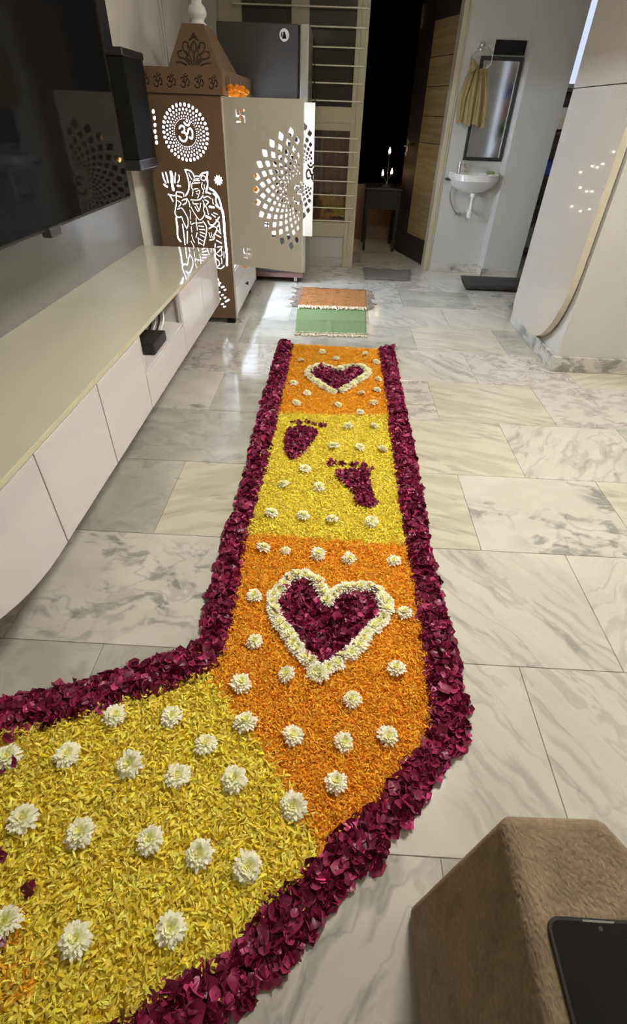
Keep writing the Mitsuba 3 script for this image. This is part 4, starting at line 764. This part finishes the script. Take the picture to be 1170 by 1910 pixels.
for nm, poly, n, sz, lab, ct in (('rose_heart', HH2.buffer(.006), 900, .027, 'large heart filled with dark maroon rose petals inside white chrysanthemums', 'heart'),
                             ('rose_heart', HH1.buffer(.004), 700, .026, 'small heart filled with maroon rose petals at the far end', 'heart'),
                             ('rose_footprint', foot1, 620, .0175, 'left footprint of maroon rose petals with five toes', 'footprint'),
                             ('rose_footprint', foot2, 620, .0175, 'right footprint of maroon rose petals with five toes on yellow', 'footprint')):
    v, f, col = rose_fill(poly, n, sz, .020, rng); v[:, 2] += .006
    v2, f2, c2 = rose_fill(poly.buffer(-.004), n // 2, sz, .008, rng)
    m, col = join((v, f, col), (v2, f2, c2)); solo(nm, m, 'rose', lab, ct, None, 'stuff', True, color=col)
# loose rose petals
LAB = ['rose petal lying on the marble below the near right border', 'rose petal on the marble beside the sofa side of the border', 'rose petal on the marble left of the left border', 'tiny rose petal on the marble right of the large heart', 'rose petal at the outer edge of the right bend',
       'topmost rose petal strayed on yellow at the left picture edge', 'rose petal on yellow just under the topmost strayed one', 'third rose petal strayed on yellow at the left edge', 'rose petal alone on yellow at the left edge, mid height', 'rose petal on yellow near the left picture edge, lower half',
       'lowest rose petal on yellow at the left picture edge', 'rose petal at the widest point of the right bend', 'rose petal on the border edge before the sofa', 'rose petal poking out of the left border']
for (x, y), lb in zip(LOOSE, LAB):
    onbed = near_ye.buffer(.02).contains(Point(x, y)); v, f, col = rose_fill(Point(x, y).buffer(.004), 2 if onbed else 1, .030 if 'tiny' not in lb else .014, .004, rng)
    if onbed: v[:, 2] += .018
    solo('rose_petal', (v, f), 'rose', lb, 'petal', smooth=True, color=col)

# chrysanthemums
def mum(seed, squash=1.0):
    r = np.random.default_rng(seed); Vs, Fs, Cs, o = [], [], [], 0
    for j, (n, el, ln, z) in enumerate(((20, -.04, .0325, .006), (20, .16, .0315, .009), (18, .42, .028, .011), (15, .74, .0235, .012), (11, 1.05, .018, .013), (7, 1.35, .0135, .014))):
        yaw = np.arange(n) * 2 * math.pi / n + j * .5 + r.normal(0, .08, n); l = ln * r.lognormal(0, .09, n); P = np.c_[np.cos(yaw) * .003, np.sin(yaw) * .003, np.full(n, z)]
        w = np.array([(0, -.3, 0), (0, .3, 0), (.5, -.5, .10), (.5, .5, .10), (.86, -.48, .08), (.86, .48, .08), (1, 0, -.02)])
        col = np.array([.98, .97, .79]) * r.lognormal(0, .05, (n, 1)); col[:, 2] *= (1.08, 1.06, 1.0, .90, .76, .62)[j]
        v, f, c = place(w, RAYF, P, yaw, el + r.normal(0, .08, n), r.normal(0, .22, n), np.c_[l, np.full(n, .0086), l * .8], col)
        v[:, 2] = np.maximum(v[:, 2], .001)
        Vs.append(v); Fs.append(f + o); Cs.append(c); o += len(v)
    V = np.vstack(Vs); V[:, 2] *= squash
    return mikit.ply((V, np.vstack(Fs)), 'thin_petal', True, color=np.vstack(Cs))
MUMS = [mum(100 + i, (1.0, .9, 1.1, .95, 1.05)[i]) for i in range(5)]
core_m = lathe([(0, .010), (.0065, .012), (.0075, .017), (.004, .022), (0, .0235)], 12)
CORE = mikit.ply(core_m, 'flower_core', 40)
rng = np.random.default_rng(33)
def add_mum(x, y, z, s, label, group=None, tilt=.18):
    key = thing('chrysanthemum', label, 'flower', group)
    a = rng.normal(0, math.degrees(tilt), 2); M_ = T().translate([float(x), float(y), float(z)]).rotate([1, 0, 0], float(a[0])).rotate([0, 1, 0], float(a[1])).rotate([0, 0, 1], float(rng.uniform(0, 360))).scale(float(s))
    scene[key + '__petals'] = {**MUMS[int(rng.integers(5))], 'to_world': M_}
    scene[key + '__centre'] = {**CORE, 'to_world': M_}
def outline(h, step):
    p = smooth_line(h, 12, True); p = np.vstack([p, p[:1]]); d = np.r_[0, np.cumsum(np.linalg.norm(np.diff(p, axis=0), axis=1))]; n = int(round(d[-1] / step))
    t = np.arange(n) * d[-1] / n; return np.c_[np.interp(t, d, p[:, 0]), np.interp(t, d, p[:, 1])]
ORD = 'first second third fourth fifth sixth seventh eighth ninth tenth eleventh twelfth thirteenth fourteenth fifteenth sixteenth seventeenth eighteenth nineteenth twentieth'.split()
ORD += ['twenty-' + o for o in ORD[:9]] + ['thirtieth'] + ['thirty-' + o for o in ORD[:9]]
for Hh, step, z, s0, s1, nm in ((H2, .036, .016, .88, 1.04, 'large'), (H1, .038, .014, .90, 1.06, 'small far')):
    pts = outline(Hh, step); tip = int(np.argmin(pts[:, 1])); n = len(pts)
    for i, (x, y) in enumerate(pts):
        lab = 'white chrysanthemum at the notch of the %s heart outline' % nm if i == 0 else 'white chrysanthemum at the tip of the %s heart outline' % nm if i == tip else \
            'white chrysanthemum, %s from the notch along the %s of the %s heart outline' % (ORD[(i if i < tip else n - i) - 1], 'left' if i < tip else 'right', nm)
        add_mum(x + rng.normal(0, .003), y + rng.normal(0, .003), z, rng.uniform(s0, s1), lab, 'outline of the %s heart' % nm, .22)
W = 'white chrysanthemum '
NAMES = {
 'FO': ['second from left of the far edge row, behind the small heart', 'at the right of the far edge, behind the small heart', 'directly behind the notch of the small heart', 'left of and behind the small heart by the left border', 'by the right border, level with the top of the small heart',
        'by the right border, level with the middle of the small heart', 'by the left border, level with the lower half of the small heart', 'by the right border, below the small heart', 'below left of the small heart, above the corner one', 'below right of the small heart, nearer its tip',
        'in the lower left corner of the far orange bed', 'right below the tip of the small heart', 'in the lower right corner of the far orange bed', 'on the seam between far orange and yellow beds'],
 'FY': ['left of the pair at the top of the far yellow bed', 'right of the pair at the top of the far yellow bed', 'left of the row of three between the footprints', 'middle of the row of three right of the left footprint', 'right of the row of three by the right border',
        'below the left footprint, left of the right one', 'by the left border below the left footprint', 'left of the heel of the right footprint', 'leftmost of the lowest row on the far yellow bed', 'second from left of the lowest row on the far yellow bed', 'third from left of the lowest row on the far yellow bed', 'rightmost of the lowest row, under the heel of the right footprint'],
 'NO': ['leftmost of the row of five above the large heart', 'small, second of the row of five above the large heart', 'middle of the row of five above the large heart', 'fourth of the row of five above the large heart', 'rightmost of the row of five above the large heart',
        'left of the left lobe of the large heart', 'right of the right lobe of the large heart', 'left of the straight left side of the large heart', 'right of the large heart near its tip, by the border', 'just left of the tip of the large heart', 'by the corner where left border and near yellow bed meet',
        'below right of the tip of the large heart', 'left of the row of three low on the near orange bed', 'middle of the row of three low on the near orange bed', 'right of the row of three low on the near orange bed', 'nearest on the orange bed, below the row of three'],
 'NY': ['on the upper seam of yellow and orange beds', 'under the left border, left of the two topmost on near yellow', 'under the left border, right of the two topmost on near yellow', 'on near yellow beside the upper seam flower', 'large, near the left picture edge in the second row', 'large, in the middle of the second row on near yellow', 'ragged, right of the middle of the second row on near yellow', 'in the second row on near yellow, towards the orange bed',
        'on the lower seam of yellow and orange beds', 'cut by the left picture edge, upper one', 'leftmost of the middle row on near yellow', 'split, second of the middle row on near yellow', 'large, third of the middle row on near yellow', 'with a gap in its petals, fourth of the middle row on near yellow', 'ragged, rightmost of the middle row on near yellow', 'cut by the left picture edge, lower one', 'left of the two nearest on the yellow bed', 'right of the two nearest on the yellow bed']}
SIZE = {'FO': (.84, 1.0), 'FY': (.86, 1.02), 'NO': (.94, 1.06), 'NY': (1.0, 1.16)}
for nm, lst in (('FO', FO), ('FY', FY), ('NO', NO), ('NY', NY)):
    for i, (x, y) in enumerate(lst):
        s = rng.uniform(*SIZE[nm]); s = .68 if (nm, i) == ('NO', 1) else s
        add_mum(x, y, .017, s, W + NAMES[nm][i], {'FO': 'flowers on the far orange bed', 'FY': 'flowers on the far yellow bed', 'NO': 'flowers on the near orange bed', 'NY': 'flowers on the near yellow bed'}[nm])
